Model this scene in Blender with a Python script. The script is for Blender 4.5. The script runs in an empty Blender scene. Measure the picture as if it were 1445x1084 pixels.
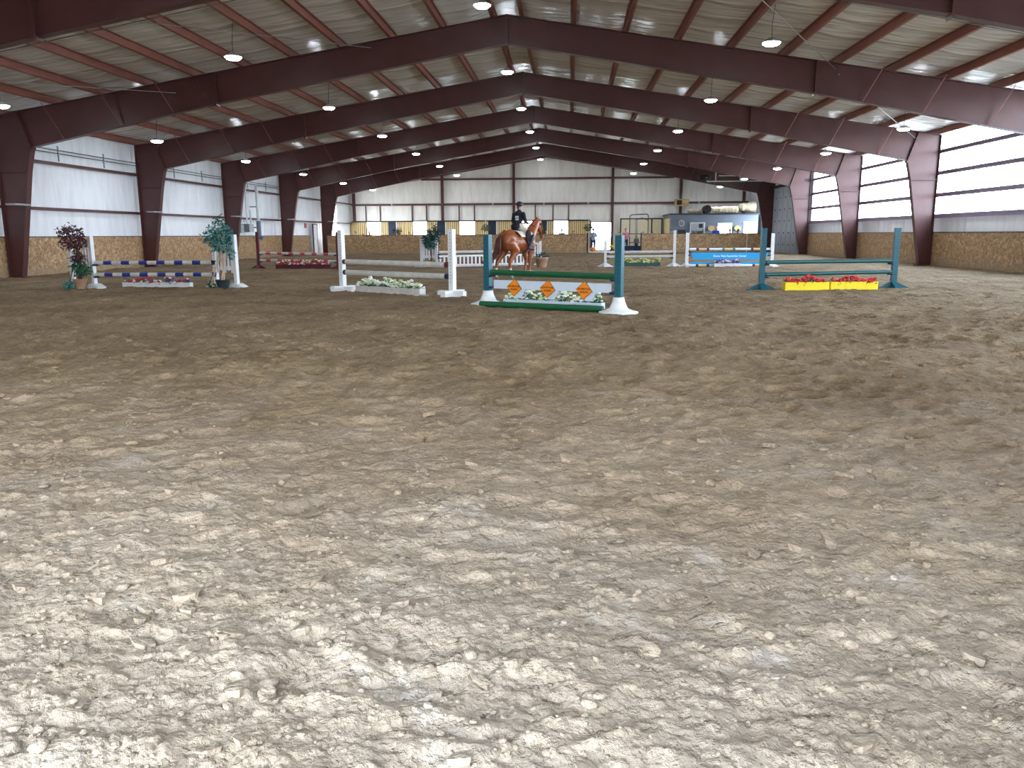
import bpy, math, random
import numpy as np
from mathutils import Vector, Matrix

# ------------------------------------------------------------------ camera
SC = bpy.context.scene
COL = SC.collection
F_PX, PITCH, YAW, ROLL = 1101.39, 0.1892, 0.0721, -0.005
CX, CZ = 2.052, 1.42
cam = bpy.data.cameras.new('camera')
cam.sensor_width = 36.0
cam.lens = F_PX / 1445 * 36.0
cam.clip_start = 0.05
cam.clip_end = 600
cam_o = bpy.data.objects.new('camera', cam)
COL.objects.link(cam_o)
fw = Vector((-math.sin(YAW) * math.cos(PITCH), math.cos(YAW) * math.cos(PITCH), -math.sin(PITCH)))
rt = Vector((math.cos(YAW), math.sin(YAW), 0))
up = rt.cross(fw)
r2 = rt * math.cos(ROLL) + up * math.sin(ROLL)
u2 = up * math.cos(ROLL) - rt * math.sin(ROLL)
cam_o.matrix_world = Matrix(((r2.x, u2.x, -fw.x, CX), (r2.y, u2.y, -fw.y, 0), (r2.z, u2.z, -fw.z, CZ), (0, 0, 0, 1)))
SC.camera = cam_o

# ------------------------------------------------------------------ world, exposure
SC.view_settings.view_transform = 'Standard'
SC.view_settings.look = 'None'
SC.view_settings.gamma = 1.0
SC.view_settings.use_curve_mapping = False
SC.view_settings.exposure = 0.0
SC.cycles.use_denoising = True
SC.cycles.denoiser = 'OPENIMAGEDENOISE'
SC.cycles.denoising_input_passes = 'RGB_ALBEDO_NORMAL'
SC.cycles.denoising_prefilter = 'NONE'
SC.cycles.max_bounces = 7
SC.cycles.diffuse_bounces = 5
SC.cycles.transparent_max_bounces = 12
SC.cycles.sample_clamp_indirect = 8.0
SC.cycles.caustics_reflective = False
SC.cycles.caustics_refractive = False
SKY = 23.0
w = bpy.data.worlds.new('sky')
SC.world = w
w.use_nodes = True
nt = w.node_tree
bg = nt.nodes['Background']
tc = nt.nodes.new('ShaderNodeTexCoord')
sx = nt.nodes.new('ShaderNodeSeparateXYZ')
rp = nt.nodes.new('ShaderNodeValToRGB')
rp.color_ramp.elements[0].position = 0.0
rp.color_ramp.elements[0].color = (0.93, 0.96, 1.0, 1)
rp.color_ramp.elements[1].position = 0.7
rp.color_ramp.elements[1].color = (0.60, 0.78, 1.0, 1)
nt.links.new(tc.outputs['Generated'], sx.inputs[0])
nt.links.new(sx.outputs['Z'], rp.inputs[0])
nt.links.new(rp.outputs[0], bg.inputs['Color'])
bg.inputs['Strength'].default_value = SKY


def portal(name, loc, rot, sx_, sy_):
    """daylight sampling portal in a real opening; gives off no light of its own"""
    l = bpy.data.lights.new(name, 'AREA')
    l.shape = 'RECTANGLE'
    l.size = sx_
    l.size_y = sy_
    l.cycles.is_portal = True
    o = bpy.data.objects.new(name, l)
    COL.objects.link(o)
    o.location = loc
    o.rotation_euler = rot
    return o


HP = math.pi / 2
portal('window_daylight', (18.3, 26.7, 3.9), (0, HP, 0), 3.5, 56)
portal('doorway_daylight', (-0.5, -1.3, 1.7), (-HP, 0, math.pi), 6.4, 3.4)
portal('side_opening_daylight', (18.3, 65.9, 2.1), (0, HP, 0), 4.2, 2.6)
portal('back_door_daylight', (-5.0, 72.95, 1.3), (-HP, 0, 0), 24, 2.6)

# ------------------------------------------------------------------ building sizes (metres)
BAY = 9.144
YA = 27.076
FR = [YA + k * BAY for k in range(-2, 5)]
YB = 72.84
YF = -1.3
W = 18.0
ZR, SL = 8.42, 0.16
KICK = 1.44
PY = 61.5


def rtop(x):
    return ZR - SL * abs(x)


# ------------------------------------------------------------------ materials
def S2L(c):
    return tuple(((v / 255) / 12.92 if v / 255 <= 0.04045 else ((v / 255 + 0.055) / 1.055) ** 2.4) for v in c)


def NN(m, kind, **kw):
    n = m.node_tree.nodes.new('ShaderNode' + kind)
    for k, v in kw.items():
        if k.startswith('i_'):
            key = k[2:].replace('_', ' ')
            n.inputs[key].default_value = v
        else:
            setattr(n, k, v)
    return n


def mat(name, col, rough=0.6, metal=0.0, var=0.12, scale=6.0, bump=0.0, bscale=40.0, spec=0.5, coat=0.0, emit=None, es=0.0):
    m = bpy.data.materials.new(name)
    m.use_nodes = True
    L = m.node_tree.links
    b = m.node_tree.nodes['Principled BSDF']
    b.inputs['Roughness'].default_value = rough
    b.inputs['Metallic'].default_value = metal
    b.inputs['Specular IOR Level'].default_value = spec
    b.inputs['Coat Weight'].default_value = coat
    c = S2L(col)
    tcn = NN(m, 'TexCoord')
    no = NN(m, 'TexNoise', i_Scale=scale, i_Detail=5.0, i_Roughness=0.6)
    L.new(tcn.outputs['Object'], no.inputs['Vector'])
    r = NN(m, 'ValToRGB')
    r.color_ramp.elements[0].position = 0.3
    r.color_ramp.elements[1].position = 0.7
    r.color_ramp.elements[0].color = tuple(v * (1 - var) for v in c) + (1,)
    r.color_ramp.elements[1].color = tuple(min(1, v * (1 + var)) for v in c) + (1,)
    L.new(no.outputs['Fac'], r.inputs[0])
    L.new(r.outputs[0], b.inputs['Base Color'])
    if bump:
        n2 = NN(m, 'TexNoise', i_Scale=bscale, i_Detail=4.0)
        L.new(tcn.outputs['Object'], n2.inputs['Vector'])
        bp = NN(m, 'Bump', i_Strength=bump, i_Distance=0.02)
        L.new(n2.outputs['Fac'], bp.inputs['Height'])
        L.new(bp.outputs[0], b.inputs['Normal'])
    if emit:
        b.inputs['Emission Color'].default_value = emit + (1,)
        b.inputs['Emission Strength'].default_value = es
    return m


M = {}
M['steel'] = mat('maroon_steel', (82, 46, 45), 0.42, var=0.15, scale=1.5, spec=0.5)
M['purlin'] = mat('primer_red_steel', (138, 86, 74), 0.5, var=0.15, scale=2.0)
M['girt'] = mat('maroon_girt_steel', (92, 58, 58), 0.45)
M['girtglare'] = mat('glare_mauve_girt_steel', (140, 124, 146), 0.4)  # same maroon steel, with the window glare painted in as pale mauve
M['white'] = mat('white_paint', (228, 232, 236), 0.45, var=0.05, scale=9)
M['oldwhite'] = mat('weathered_white_paint', (200, 200, 196), 0.55, var=0.14, scale=7)
M['teal'] = mat('teal_paint', (22, 92, 108), 0.4, var=0.15, scale=7)
M['darkteal'] = mat('dark_teal_paint', (20, 82, 84), 0.4, var=0.15)
M['green'] = mat('green_paint', (6, 84, 48), 0.4, var=0.12)
M['plankw'] = mat('pale_plank_paint', (206, 222, 238), 0.4, var=0.03)
M['blue'] = mat('cobalt_paint', (26, 50, 140), 0.4)
M['red'] = mat('pinkish_red_paint', (186, 70, 88), 0.5)
M['burg'] = mat('burgundy_paint', (92, 26, 44), 0.5)
M['cyan'] = mat('sky_blue_paint', (0, 160, 222), 0.4, var=0.03)
M['purple'] = mat('purple_paint', (80, 36, 110), 0.5)
M['turq'] = mat('turquoise_paint', (0, 140, 160), 0.5)
M['cream'] = mat('cream_paint', (222, 196, 140), 0.5)
M['yellow'] = mat('yellow_paint', (244, 222, 20), 0.45, var=0.03)
M['orange'] = mat('orange_sign_face', (244, 140, 26), 0.4, var=0.03)
M['cream2'] = mat('pale_cream_panel', (232, 226, 200), 0.5, var=0.05)
M['dark'] = mat('dark_grey_plastic', (34, 38, 46), 0.5)
M['cup'] = mat('navy_plastic_cup', (22, 38, 70), 0.4)
M['black'] = mat('black_metal', (18, 18, 20), 0.5)
M['ink'] = mat('brown_lettering', (92, 40, 8), 0.6)
M['whiteink'] = mat('white_lettering', (235, 250, 255), 0.6, var=0.0)
M['pot'] = mat('tan_pot', (170, 138, 110), 0.7)
M['potdark'] = mat('dark_green_pot', (44, 62, 66), 0.5)
M['trunk'] = mat('pale_trunk', (196, 172, 150), 0.8, var=0.25, scale=14)
M['dtrunk'] = mat('brown_trunk', (70, 54, 44), 0.8, var=0.25, scale=14)
M['leafpurple'] = mat('purple_leaf', (74, 34, 52), 0.45, var=0.45, scale=9)
M['leafteal'] = mat('blue_green_leaf', (64, 132, 128), 0.4, var=0.5, scale=11)
M['leafgreen'] = mat('green_leaf', (30, 92, 62), 0.45, var=0.5, scale=11)
M['leafdark'] = mat('dark_teal_leaf', (16, 72, 72), 0.45, var=0.45, scale=11)
M['leafolive'] = mat('olive_leaf', (78, 92, 56), 0.55, var=0.4, scale=11)
M['petalw'] = mat('white_petal', (248, 252, 240), 0.6, var=0.15, scale=20)
M['petalg'] = mat('pale_green_petal', (206, 226, 172), 0.6, var=0.15, scale=20)
M['petalr'] = mat('red_petal', (200, 36, 40), 0.6, var=0.3, scale=20)
M['petalpink'] = mat('coral_petal', (226, 76, 76), 0.6, var=0.3, scale=20)
M['petalb'] = mat('blue_petal', (70, 90, 190), 0.6)
M['petaly'] = mat('pale_yellow_petal', (226, 232, 130), 0.6)
M['petalyy'] = mat('yellow_petal', (250, 226, 20), 0.6)
M['petalv'] = mat('violet_petal', (150, 120, 200), 0.6, var=0.3, scale=20)
M['grey'] = mat('grey_painted_board', (112, 126, 144), 0.6, var=0.06, scale=2)
M['greydoor'] = mat('grey_door_skin', (140, 146, 154), 0.5, var=0.06, scale=2)
M['navydoor'] = mat('navy_door_panel', (26, 38, 64), 0.5)
M['palewood'] = mat('pale_wood', (206, 176, 122), 0.7, var=0.15)
M['chestnut'] = mat('chestnut_coat', (142, 76, 38), 0.38, var=0.2, scale=3.5, spec=0.6)
M['mane'] = mat('chestnut_mane', (120, 60, 30), 0.5, var=0.35, scale=16)
M['taild'] = mat('dark_chestnut_tail', (84, 38, 24), 0.5, var=0.4, scale=16)
M['sock'] = mat('white_sock', (232, 228, 222), 0.6)
M['hoof'] = mat('hoof_horn', (120, 104, 84), 0.5)
M['leather'] = mat('dark_leather', (30, 20, 18), 0.7, spec=0.25)
M['navyjacket'] = mat('navy_wool', (16, 22, 36), 0.8, var=0.15, scale=20)
M['helmet'] = mat('navy_velvet', (14, 22, 46), 0.5)
M['breech'] = mat('beige_breeches', (190, 182, 172), 0.7)
M['skin'] = mat('skin', (206, 156, 130), 0.55, var=0.05)
M['denim'] = mat('blue_denim', (44, 62, 104), 0.8)
M['insroll'] = mat('tan_insulation_roll', (222, 212, 186), 0.8, var=0.25, scale=6, bump=0.6, bscale=6)
M['galv'] = mat('galvanised_metal', (150, 158, 164), 0.4, metal=0.5)
M['lamp'] = mat('lamp_diffuser', (250, 250, 255), 0.5, var=0.0, emit=(0.86, 0.93, 1.0), es=150.0)
M['alu'] = mat('lamp_housing', (200, 205, 212), 0.35, metal=0.3)
M['conc'] = mat('outside_gravel', (190, 180, 165), 0.9, var=0.15, scale=0.6)
M['rope'] = mat('steel_cable', (150, 150, 150), 0.4, metal=0.7)
M['litwin'] = mat('lit_window_pane', (250, 250, 250), 0.4, var=0.0, emit=(1.0, 1.0, 1.0), es=1.1)
M['roofskin'] = mat('roof_sheet', (170, 175, 180), 0.5)


def mat_insul(name, col, seam_axis, seam_period, rough=0.3, wr=0.5, seam_dir=None):
    """white vinyl faced insulation: soft wrinkles and pressed seams"""
    m = bpy.data.materials.new(name)
    m.use_nodes = True
    L = m.node_tree.links
    b = m.node_tree.nodes['Principled BSDF']
    b.inputs['Roughness'].default_value = rough
    b.inputs['Specular IOR Level'].default_value = 0.5
    tcn = NN(m, 'TexCoord')
    mp = NN(m, 'Mapping')
    if seam_axis == 'Y':      # ripples crossing the building (ceiling, side walls)
        mp.inputs['Scale'].default_value = (0.35, 2.2, 0.35)
    else:
        mp.inputs['Scale'].default_value = (2.2, 0.4, 0.35)
    L.new(tcn.outputs['Object'], mp.inputs[0])
    n1 = NN(m, 'TexNoise', i_Scale=1.3, i_Detail=3.0, i_Roughness=0.5, i_Distortion=0.6)
    L.new(mp.outputs[0], n1.inputs['Vector'])
    wv = NN(m, 'TexWave', i_Scale=2 * math.pi / seam_period / 20.0 * 1.0, i_Distortion=1.2, i_Detail=2.0)
    wv.wave_type = 'BANDS'
    wv.bands_direction = 'Y' if seam_axis == 'Y' else 'X'
    wv.inputs['Detail Scale'].default_value = 0.8
    L.new(tcn.outputs['Object'], wv.inputs['Vector'])
    pw = NN(m, 'Math', operation='POWER')
    pw.inputs[1].default_value = 10.0
    L.new(wv.outputs['Fac'], pw.inputs[0])
    ad = NN(m, 'Math', operation='MULTIPLY_ADD')
    ad.inputs[1].default_value = 0.45
    L.new(pw.outputs[0], ad.inputs[0])
    L.new(n1.outputs['Fac'], ad.inputs[2])
    bp = NN(m, 'Bump', i_Strength=wr, i_Distance=0.12)
    L.new(ad.outputs[0], bp.inputs['Height'])
    L.new(bp.outputs[0], b.inputs['Normal'])
    c = S2L(col)
    r = NN(m, 'ValToRGB')
    r.color_ramp.elements[0].position = 0.25
    r.color_ramp.elements[1].position = 0.6
    r.color_ramp.elements[0].color = tuple(v * 0.86 for v in c) + (1,)
    r.color_ramp.elements[1].color = c + (1,)
    L.new(n1.outputs['Fac'], r.inputs[0])
    L.new(r.outputs[0], b.inputs['Base Color'])
    return m


M['ceil'] = mat_insul('ceiling_vinyl', (222, 220, 212), 'Y', 1.5, 0.2, 0.9)
M['wallins'] = mat_insul('side_wall_vinyl', (240, 246, 252), 'Y', 1.5, 0.3, 0.35)
M['backins'] = mat_insul('end_wall_vinyl', (248, 248, 244), 'X', 1.5, 0.3, 0.35)


def mat_osb():
    m = bpy.data.materials.new('osb_board')
    m.use_nodes = True
    L = m.node_tree.links
    b = m.node_tree.nodes['Principled BSDF']
    b.inputs['Roughness'].default_value = 0.65
    tcn = NN(m, 'TexCoord')
    n0 = NN(m, 'TexNoise', i_Scale=5.0, i_Detail=2.0)
    L.new(tcn.outputs['Object'], n0.inputs['Vector'])
    mx = NN(m, 'MixRGB')
    mx.inputs[0].default_value = 0.12
    L.new(tcn.outputs['Object'], mx.inputs[1])
    L.new(n0.outputs['Color'], mx.inputs[2])
    v = NN(m, 'TexVoronoi', i_Scale=11.0)
    L.new(mx.outputs[0], v.inputs['Vector'])
    v2 = NN(m, 'TexVoronoi', i_Scale=24.0)
    L.new(mx.outputs[0], v2.inputs['Vector'])
    sp = NN(m, 'SeparateColor')
    L.new(v.outputs['Color'], sp.inputs[0])
    sp2 = NN(m, 'SeparateColor')
    L.new(v2.outputs['Color'], sp2.inputs[0])
    av = NN(m, 'Math', operation='MULTIPLY_ADD')
    av.inputs[1].default_value = 0.5
    L.new(sp.outputs[0], av.inputs[0])
    hf = NN(m, 'Math', operation='MULTIPLY')
    hf.inputs[1].default_value = 0.5
    L.new(sp2.outputs[0], hf.inputs[0])
    L.new(hf.outputs[0], av.inputs[2])
    r = NN(m, 'ValToRGB')
    e = r.color_ramp.elements
    e[0].position = 0.1
    e[0].color = S2L((134, 104, 74)) + (1,)
    e[1].position = 0.9
    e[1].color = S2L((204, 174, 134)) + (1,)
    x = e.new(0.5)
    x.color = S2L((164, 132, 96)) + (1,)
    L.new(av.outputs[0], r.inputs[0])
    # dust kicked up along the foot of the boards
    sz = NN(m, 'SeparateXYZ')
    L.new(tcn.outputs['Object'], sz.inputs[0])
    nd = NN(m, 'TexNoise', i_Scale=1.2, i_Detail=5.0)
    L.new(tcn.outputs['Object'], nd.inputs['Vector'])
    a = NN(m, 'Math', operation='MULTIPLY_ADD')
    a.inputs[1].default_value = -1.3
    L.new(sz.outputs['Z'], a.inputs[0])
    L.new(nd.outputs['Fac'], a.inputs[2])
    r3 = NN(m, 'ValToRGB')
    r3.color_ramp.elements[0].position = 0.0
    r3.color_ramp.elements[1].position = 0.35
    L.new(a.outputs[0], r3.inputs[0])
    mm = NN(m, 'Math', operation='MULTIPLY')
    mm.inputs[1].default_value = 0.6
    L.new(r3.outputs[0], mm.inputs[0])
    m2 = NN(m, 'MixRGB')
    L.new(mm.outputs[0], m2.inputs[0])
    L.new(r.outputs[0], m2.inputs[1])
    m2.inputs[2].default_value = S2L((150, 132, 108)) + (1,)
    L.new(m2.outputs[0], b.inputs['Base Color'])
    return m


M['osb'] = mat_osb()


def mat_siding():
    m = bpy.data.materials.new('yellow_ribbed_siding')
    m.use_nodes = True
    L = m.node_tree.links
    b = m.node_tree.nodes['Principled BSDF']
    b.inputs['Roughness'].default_value = 0.5
    tcn = NN(m, 'TexCoord')
    wv = NN(m, 'TexWave', i_Scale=1.6)
    L.new(tcn.outputs['Object'], wv.inputs['Vector'])
    r = NN(m, 'ValToRGB')
    r.color_ramp.elements[0].position = 0.05
    r.color_ramp.elements[0].color = S2L((150, 120, 60)) + (1,)
    r.color_ramp.elements[1].position = 0.4
    r.color_ramp.elements[1].color = S2L((226, 204, 150)) + (1,)
    L.new(wv.outputs['Fac'], r.inputs[0])
    L.new(r.outputs[0], b.inputs['Base Color'])
    bp = NN(m, 'Bump', i_Strength=0.6, i_Distance=0.03)
    L.new(wv.outputs['Fac'], bp.inputs['Height'])
    L.new(bp.outputs[0], b.inputs['Normal'])
    return m


M['siding'] = mat_siding()


def mat_glass(name, tint=(0.95, 0.97, 1.0)):
    m = bpy.data.materials.new(name)
    m.use_nodes = True
    nt_ = m.node_tree
    L = nt_.links
    out = nt_.nodes['Material Output']
    t = NN(m, 'BsdfTransparent')
    t.inputs[0].default_value = tint + (1,)
    g = NN(m, 'BsdfGlossy')
    g.inputs['Roughness'].default_value = 0.15
    mx = NN(m, 'MixShader')
    mx.inputs[0].default_value = 0.06
    L.new(t.outputs[0], mx.inputs[1])
    L.new(g.outputs[0], mx.inputs[2])
    L.new(mx.outputs[0], out.inputs['Surface'])
    return m


M['glass'] = mat_glass('clear_panel')


def mat_dirt(name='arena_dirt'):
    m = bpy.data.materials.new(name)
    m.use_nodes = True
    L = m.node_tree.links
    b = m.node_tree.nodes['Principled BSDF']
    b.inputs['Roughness'].default_value = 0.95
    b.inputs['Specular IOR Level'].default_value = 0.15
    tcn = NN(m, 'TexCoord')

    def noise(s, d=6.0, ro=0.6, dist=0.0):
        n = NN(m, 'TexNoise', i_Scale=s, i_Detail=d, i_Roughness=ro, i_Distortion=dist)
        L.new(tcn.outputs['Object'], n.inputs['Vector'])
        return n
    n1 = noise(0.5, 7.0, 0.7)
    r = NN(m, 'ValToRGB')
    r.color_ramp.elements[0].position = 0.32
    r.color_ramp.elements[1].position = 0.7
    r.color_ramp.elements[0].color = S2L((116, 97, 74)) + (1,)
    r.color_ramp.elements[1].color = S2L((156, 137, 110)) + (1,)
    L.new(n1.outputs['Fac'], r.inputs[0])
    # coarse crumbs of lighter and darker earth
    v = NN(m, 'TexVoronoi', i_Scale=22.0)
    L.new(tcn.outputs['Object'], v.inputs['Vector'])
    sp = NN(m, 'SeparateColor')
    L.new(v.outputs['Color'], sp.inputs[0])
    mr = NN(m, 'MapRange')
    mr.inputs['To Min'].default_value = 0.84
    mr.inputs['To Max'].default_value = 1.13
    L.new(sp.outputs[0], mr.inputs[0])
    n5 = noise(60.0, 4.0)
    mr2 = NN(m, 'MapRange')
    mr2.inputs['From Min'].default_value = 0.3
    mr2.inputs['From Max'].default_value = 0.7
    mr2.inputs['To Min'].default_value = 0.86
    mr2.inputs['To Max'].default_value = 1.12
    L.new(n5.outputs['Fac'], mr2.inputs[0])
    mu = NN(m, 'Math', operation='MULTIPLY')
    L.new(mr.outputs[0], mu.inputs[0])
    L.new(mr2.outputs[0], mu.inputs[1])
    vm = NN(m, 'VectorMath', operation='SCALE')
    L.new(r.outputs[0], vm.inputs[0])
    L.new(mu.outputs[0], vm.inputs['Scale'])
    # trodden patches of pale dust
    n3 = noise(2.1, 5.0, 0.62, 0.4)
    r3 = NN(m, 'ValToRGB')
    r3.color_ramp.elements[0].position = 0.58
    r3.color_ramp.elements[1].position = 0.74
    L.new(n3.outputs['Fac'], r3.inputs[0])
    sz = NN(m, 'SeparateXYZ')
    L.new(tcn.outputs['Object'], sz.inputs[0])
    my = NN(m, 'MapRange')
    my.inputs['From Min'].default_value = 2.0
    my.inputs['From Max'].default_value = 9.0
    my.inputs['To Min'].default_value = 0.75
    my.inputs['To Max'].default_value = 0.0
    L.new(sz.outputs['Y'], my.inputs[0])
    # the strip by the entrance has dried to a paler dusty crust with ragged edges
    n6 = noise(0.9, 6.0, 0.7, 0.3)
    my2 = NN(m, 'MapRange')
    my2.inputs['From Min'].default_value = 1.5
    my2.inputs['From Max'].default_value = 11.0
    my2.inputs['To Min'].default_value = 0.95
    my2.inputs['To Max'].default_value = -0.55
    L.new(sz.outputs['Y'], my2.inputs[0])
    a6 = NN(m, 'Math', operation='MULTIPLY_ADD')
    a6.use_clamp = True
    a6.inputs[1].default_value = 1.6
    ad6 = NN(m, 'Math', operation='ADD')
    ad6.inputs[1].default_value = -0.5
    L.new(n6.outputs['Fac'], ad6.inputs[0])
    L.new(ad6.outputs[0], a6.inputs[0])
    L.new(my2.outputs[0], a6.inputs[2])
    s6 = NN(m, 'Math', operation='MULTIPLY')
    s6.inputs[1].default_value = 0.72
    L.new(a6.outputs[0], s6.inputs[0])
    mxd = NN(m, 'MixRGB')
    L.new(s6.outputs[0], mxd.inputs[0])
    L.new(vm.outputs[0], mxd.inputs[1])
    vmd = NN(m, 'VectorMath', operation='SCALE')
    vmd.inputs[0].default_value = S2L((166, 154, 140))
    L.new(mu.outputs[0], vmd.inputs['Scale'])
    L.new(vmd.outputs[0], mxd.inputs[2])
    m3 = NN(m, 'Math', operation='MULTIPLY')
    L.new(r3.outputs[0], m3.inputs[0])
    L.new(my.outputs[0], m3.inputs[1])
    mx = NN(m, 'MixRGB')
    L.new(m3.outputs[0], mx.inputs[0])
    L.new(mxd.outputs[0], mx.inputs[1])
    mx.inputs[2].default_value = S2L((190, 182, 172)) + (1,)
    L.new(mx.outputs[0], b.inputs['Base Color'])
    # relief
    nb1 = noise(7.0, 6.0, 0.65)
    nb2 = noise(45.0, 4.0, 0.7)
    vb = NN(m, 'TexVoronoi', i_Scale=14.0)
    L.new(tcn.outputs['Object'], vb.inputs['Vector'])
    vb2 = NN(m, 'TexVoronoi', i_Scale=42.0)
    L.new(tcn.outputs['Object'], vb2.inputs['Vector'])
    prev = None
    for src, dist_, st in ((nb1.outputs['Fac'], 0.065, 0.9), (vb.outputs['Distance'], -0.012, 0.8), (vb2.outputs['Distance'], -0.008, 0.6), (nb2.outputs['Fac'], 0.010, 0.6)):
        bp = NN(m, 'Bump', i_Strength=st, i_Distance=abs(dist_))
        bp.invert = dist_ < 0
        L.new(src, bp.inputs['Height'])
        if prev:
            L.new(prev.outputs[0], bp.inputs['Normal'])
        prev = bp
    L.new(prev.outputs[0], b.inputs['Normal'])
    return m


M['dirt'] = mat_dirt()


# ------------------------------------------------------------------ mesh helpers
class MB:
    def __init__(s):
        s.v = []
        s.f = []
        s.mi = []
        s.sm = []

    def add(s, vs, fs, mi=0, smooth=False):
        n = len(s.v)
        s.v += [tuple(p) for p in vs]
        s.f += [tuple(i + n for i in f) for f in fs]
        s.mi += [mi] * len(fs)
        s.sm += [smooth] * len(fs)
        return s

    def box(s, x0, x1, y0, y1, z0, z1, mi=0):
        vs = [(x, y, z) for z in (z0, z1) for y in (y0, y1) for x in (x0, x1)]
        return s.add(vs, [(0, 2, 3, 1), (4, 5, 7, 6), (0, 1, 5, 4), (2, 6, 7, 3), (0, 4, 6, 2), (1, 3, 7, 5)], mi)

    def bar(s, p0, p1, w_, h_, mi=0, upv=(0, 0, 1)):
        p0, p1 = Vector(p0), Vector(p1)
        d = (p1 - p0).normalized()
        u = Vector(upv)
        if abs(d.dot(u)) > 0.98:
            u = Vector((0, 1, 0))
        sd = d.cross(u).normalized()
        uu = sd.cross(d)
        vs = []
        for p in (p0, p1):
            for a, b_ in ((-1, -1), (1, -1), (1, 1), (-1, 1)):
                vs.append(p + sd * (a * w_ / 2) + uu * (b_ * h_ / 2))
        return s.add(vs, [(3, 2, 1, 0), (4, 5, 6, 7), (0, 1, 5, 4), (1, 2, 6, 5), (2, 3, 7, 6), (3, 0, 4, 7)], mi)

    def tube(s, p0, p1, r0, r1=None, n=12, mi=0, cap=True):
        r1 = r0 if r1 is None else r1
        p0, p1 = Vector(p0), Vector(p1)
        d = (p1 - p0).normalized()
        u = Vector((0, 0, 1)) if abs(d.z) < 0.95 else Vector((1, 0, 0))
        a = d.cross(u).normalized()
        b_ = a.cross(d)
        vs = []
        for p, r in ((p0, r0), (p1, r1)):
            for k in range(n):
                t = 2 * math.pi * k / n
                vs.append(p + a * (r * math.cos(t)) + b_ * (r * math.sin(t)))
        fs = [(k, (k + 1) % n, n + (k + 1) % n, n + k) for k in range(n)]
        s.add(vs, fs, mi, True)
        if cap:
            s.add(vs[:n], [tuple(range(n - 1, -1, -1))], mi)
            s.add(vs[n:], [tuple(range(n))], mi)
        return s

    def path(s, pts, r, n=8, mi=0):
        for a, b_ in zip(pts[:-1], pts[1:]):
            s.tube(a, b_, r, r, n, mi)
        return s

    def lathe(s, prof, c=(0, 0, 0), n=20, mi=0):
        vs = []
        for r, z in prof:
            for k in range(n):
                t = 2 * math.pi * k / n
                vs.append((c[0] + r * math.cos(t), c[1] + r * math.sin(t), c[2] + z))
        fs = []
        for i in range(len(prof) - 1):
            for k in range(n):
                fs.append((i * n + k, i * n + (k + 1) % n, (i + 1) * n + (k + 1) % n, (i + 1) * n + k))
        s.add(vs, fs, mi, True)
        if prof[0][0] > 1e-4:
            s.add(vs[:n], [tuple(range(n - 1, -1, -1))], mi)
        if prof[-1][0] > 1e-4:
            s.add(vs[-n:], [tuple(range(n))], mi)
        return s

    def ell(s, c, r, mi=0, nu=14, nv=9, rot=None):
        vs = []
        for j in range(nv + 1):
            ph = math.pi * j / nv
            for i in range(nu):
                th = 2 * math.pi * i / nu
                p = Vector((r[0] * math.sin(ph) * math.cos(th), r[1] * math.sin(ph) * math.sin(th), r[2] * math.cos(ph)))
                if rot:
                    p = rot @ p
                vs.append(p + Vector(c))
        fs = []
        for j in range(nv):
            for i in range(nu):
                fs.append((j * nu + i, (j + 1) * nu + i, (j + 1) * nu + (i + 1) % nu, j * nu + (i + 1) % nu))
        return s.add(vs, fs, mi, True)

    def cap(s, p0, p1, r0, r1, mi=0, n=12):
        s.tube(p0, p1, r0, r1, n, mi)
        s.ell(p0, (r0,) * 3, mi, n, 7)
        s.ell(p1, (r1,) * 3, mi, n, 7)
        return s

    def prism(s, poly, y0, y1, mi=0):
        """polygon in x,z extruded along y"""
        n = len(poly)
        vs = [(x, y0, z) for x, z in poly] + [(x, y1, z) for x, z in poly]
        fs = [tuple(range(n)), tuple(range(2 * n - 1, n - 1, -1))]
        fs += [(k, n + k, n + (k + 1) % n, (k + 1) % n) for k in range(n)]
        return s.add(vs, fs, mi)

    def build(s, name, mats, parent=None, smooth=None):
        me = bpy.data.meshes.new(name)
        me.from_pydata(s.v, [], s.f)
        if not isinstance(mats, (list, tuple)):
            mats = [mats]
        for m_ in mats:
            me.materials.append(m_)
        me.polygons.foreach_set('material_index', s.mi)
        me.polygons.foreach_set('use_smooth', s.sm if smooth is None else [smooth] * len(s.f))
        me.update()
        o = bpy.data.objects.new(name, me)
        COL.objects.link(o)
        if parent:
            o.parent = parent
        return o


def tag(o, label=None, cat=None, group=None, kind=None):
    if label:
        o['label'] = label
    if cat:
        o['category'] = cat
    if group:
        o['group'] = group
    if kind:
        o['kind'] = kind
    return o


def thing(name, label, cat, loc=(0, 0, 0), rz=0.0, group=None):
    o = bpy.data.objects.new(name, None)
    o.empty_display_size = 0.2
    COL.objects.link(o)
    o.location = loc
    o.rotation_euler = (0, 0, rz)
    return tag(o, label, cat, group)


def struct(name, mb, m_, parent=None, label=None):
    o = mb.build(name, m_, parent)
    if not parent:
        o['kind'] = 'structure'
    if label:
        o['label'] = label
    return o


def fuse(name, mb, mats, voxel, parent=None, smooth=4, paint=None):
    """turn overlapping closed lumps into one continuous skin"""
    o = mb.build('tmp', [mats[0]])
    r = o.modifiers.new('r', 'REMESH')
    r.mode = 'VOXEL'
    r.voxel_size = voxel
    sm = o.modifiers.new('s', 'SMOOTH')
    sm.factor = 0.5
    sm.iterations = smooth
    dg = bpy.context.evaluated_depsgraph_get()
    me = bpy.data.meshes.new_from_object(o.evaluated_get(dg))
    bpy.data.objects.remove(o)
    me.name = name
    me.materials.clear()
    for m_ in mats:
        me.materials.append(m_)
    for p in me.polygons:
        p.use_smooth = True
        if paint:
            p.material_index = paint(p.center)
        else:
            p.material_index = 0
    n = bpy.data.objects.new(name, me)
    COL.objects.link(n)
    if parent:
        n.parent = parent
    return n


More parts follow.
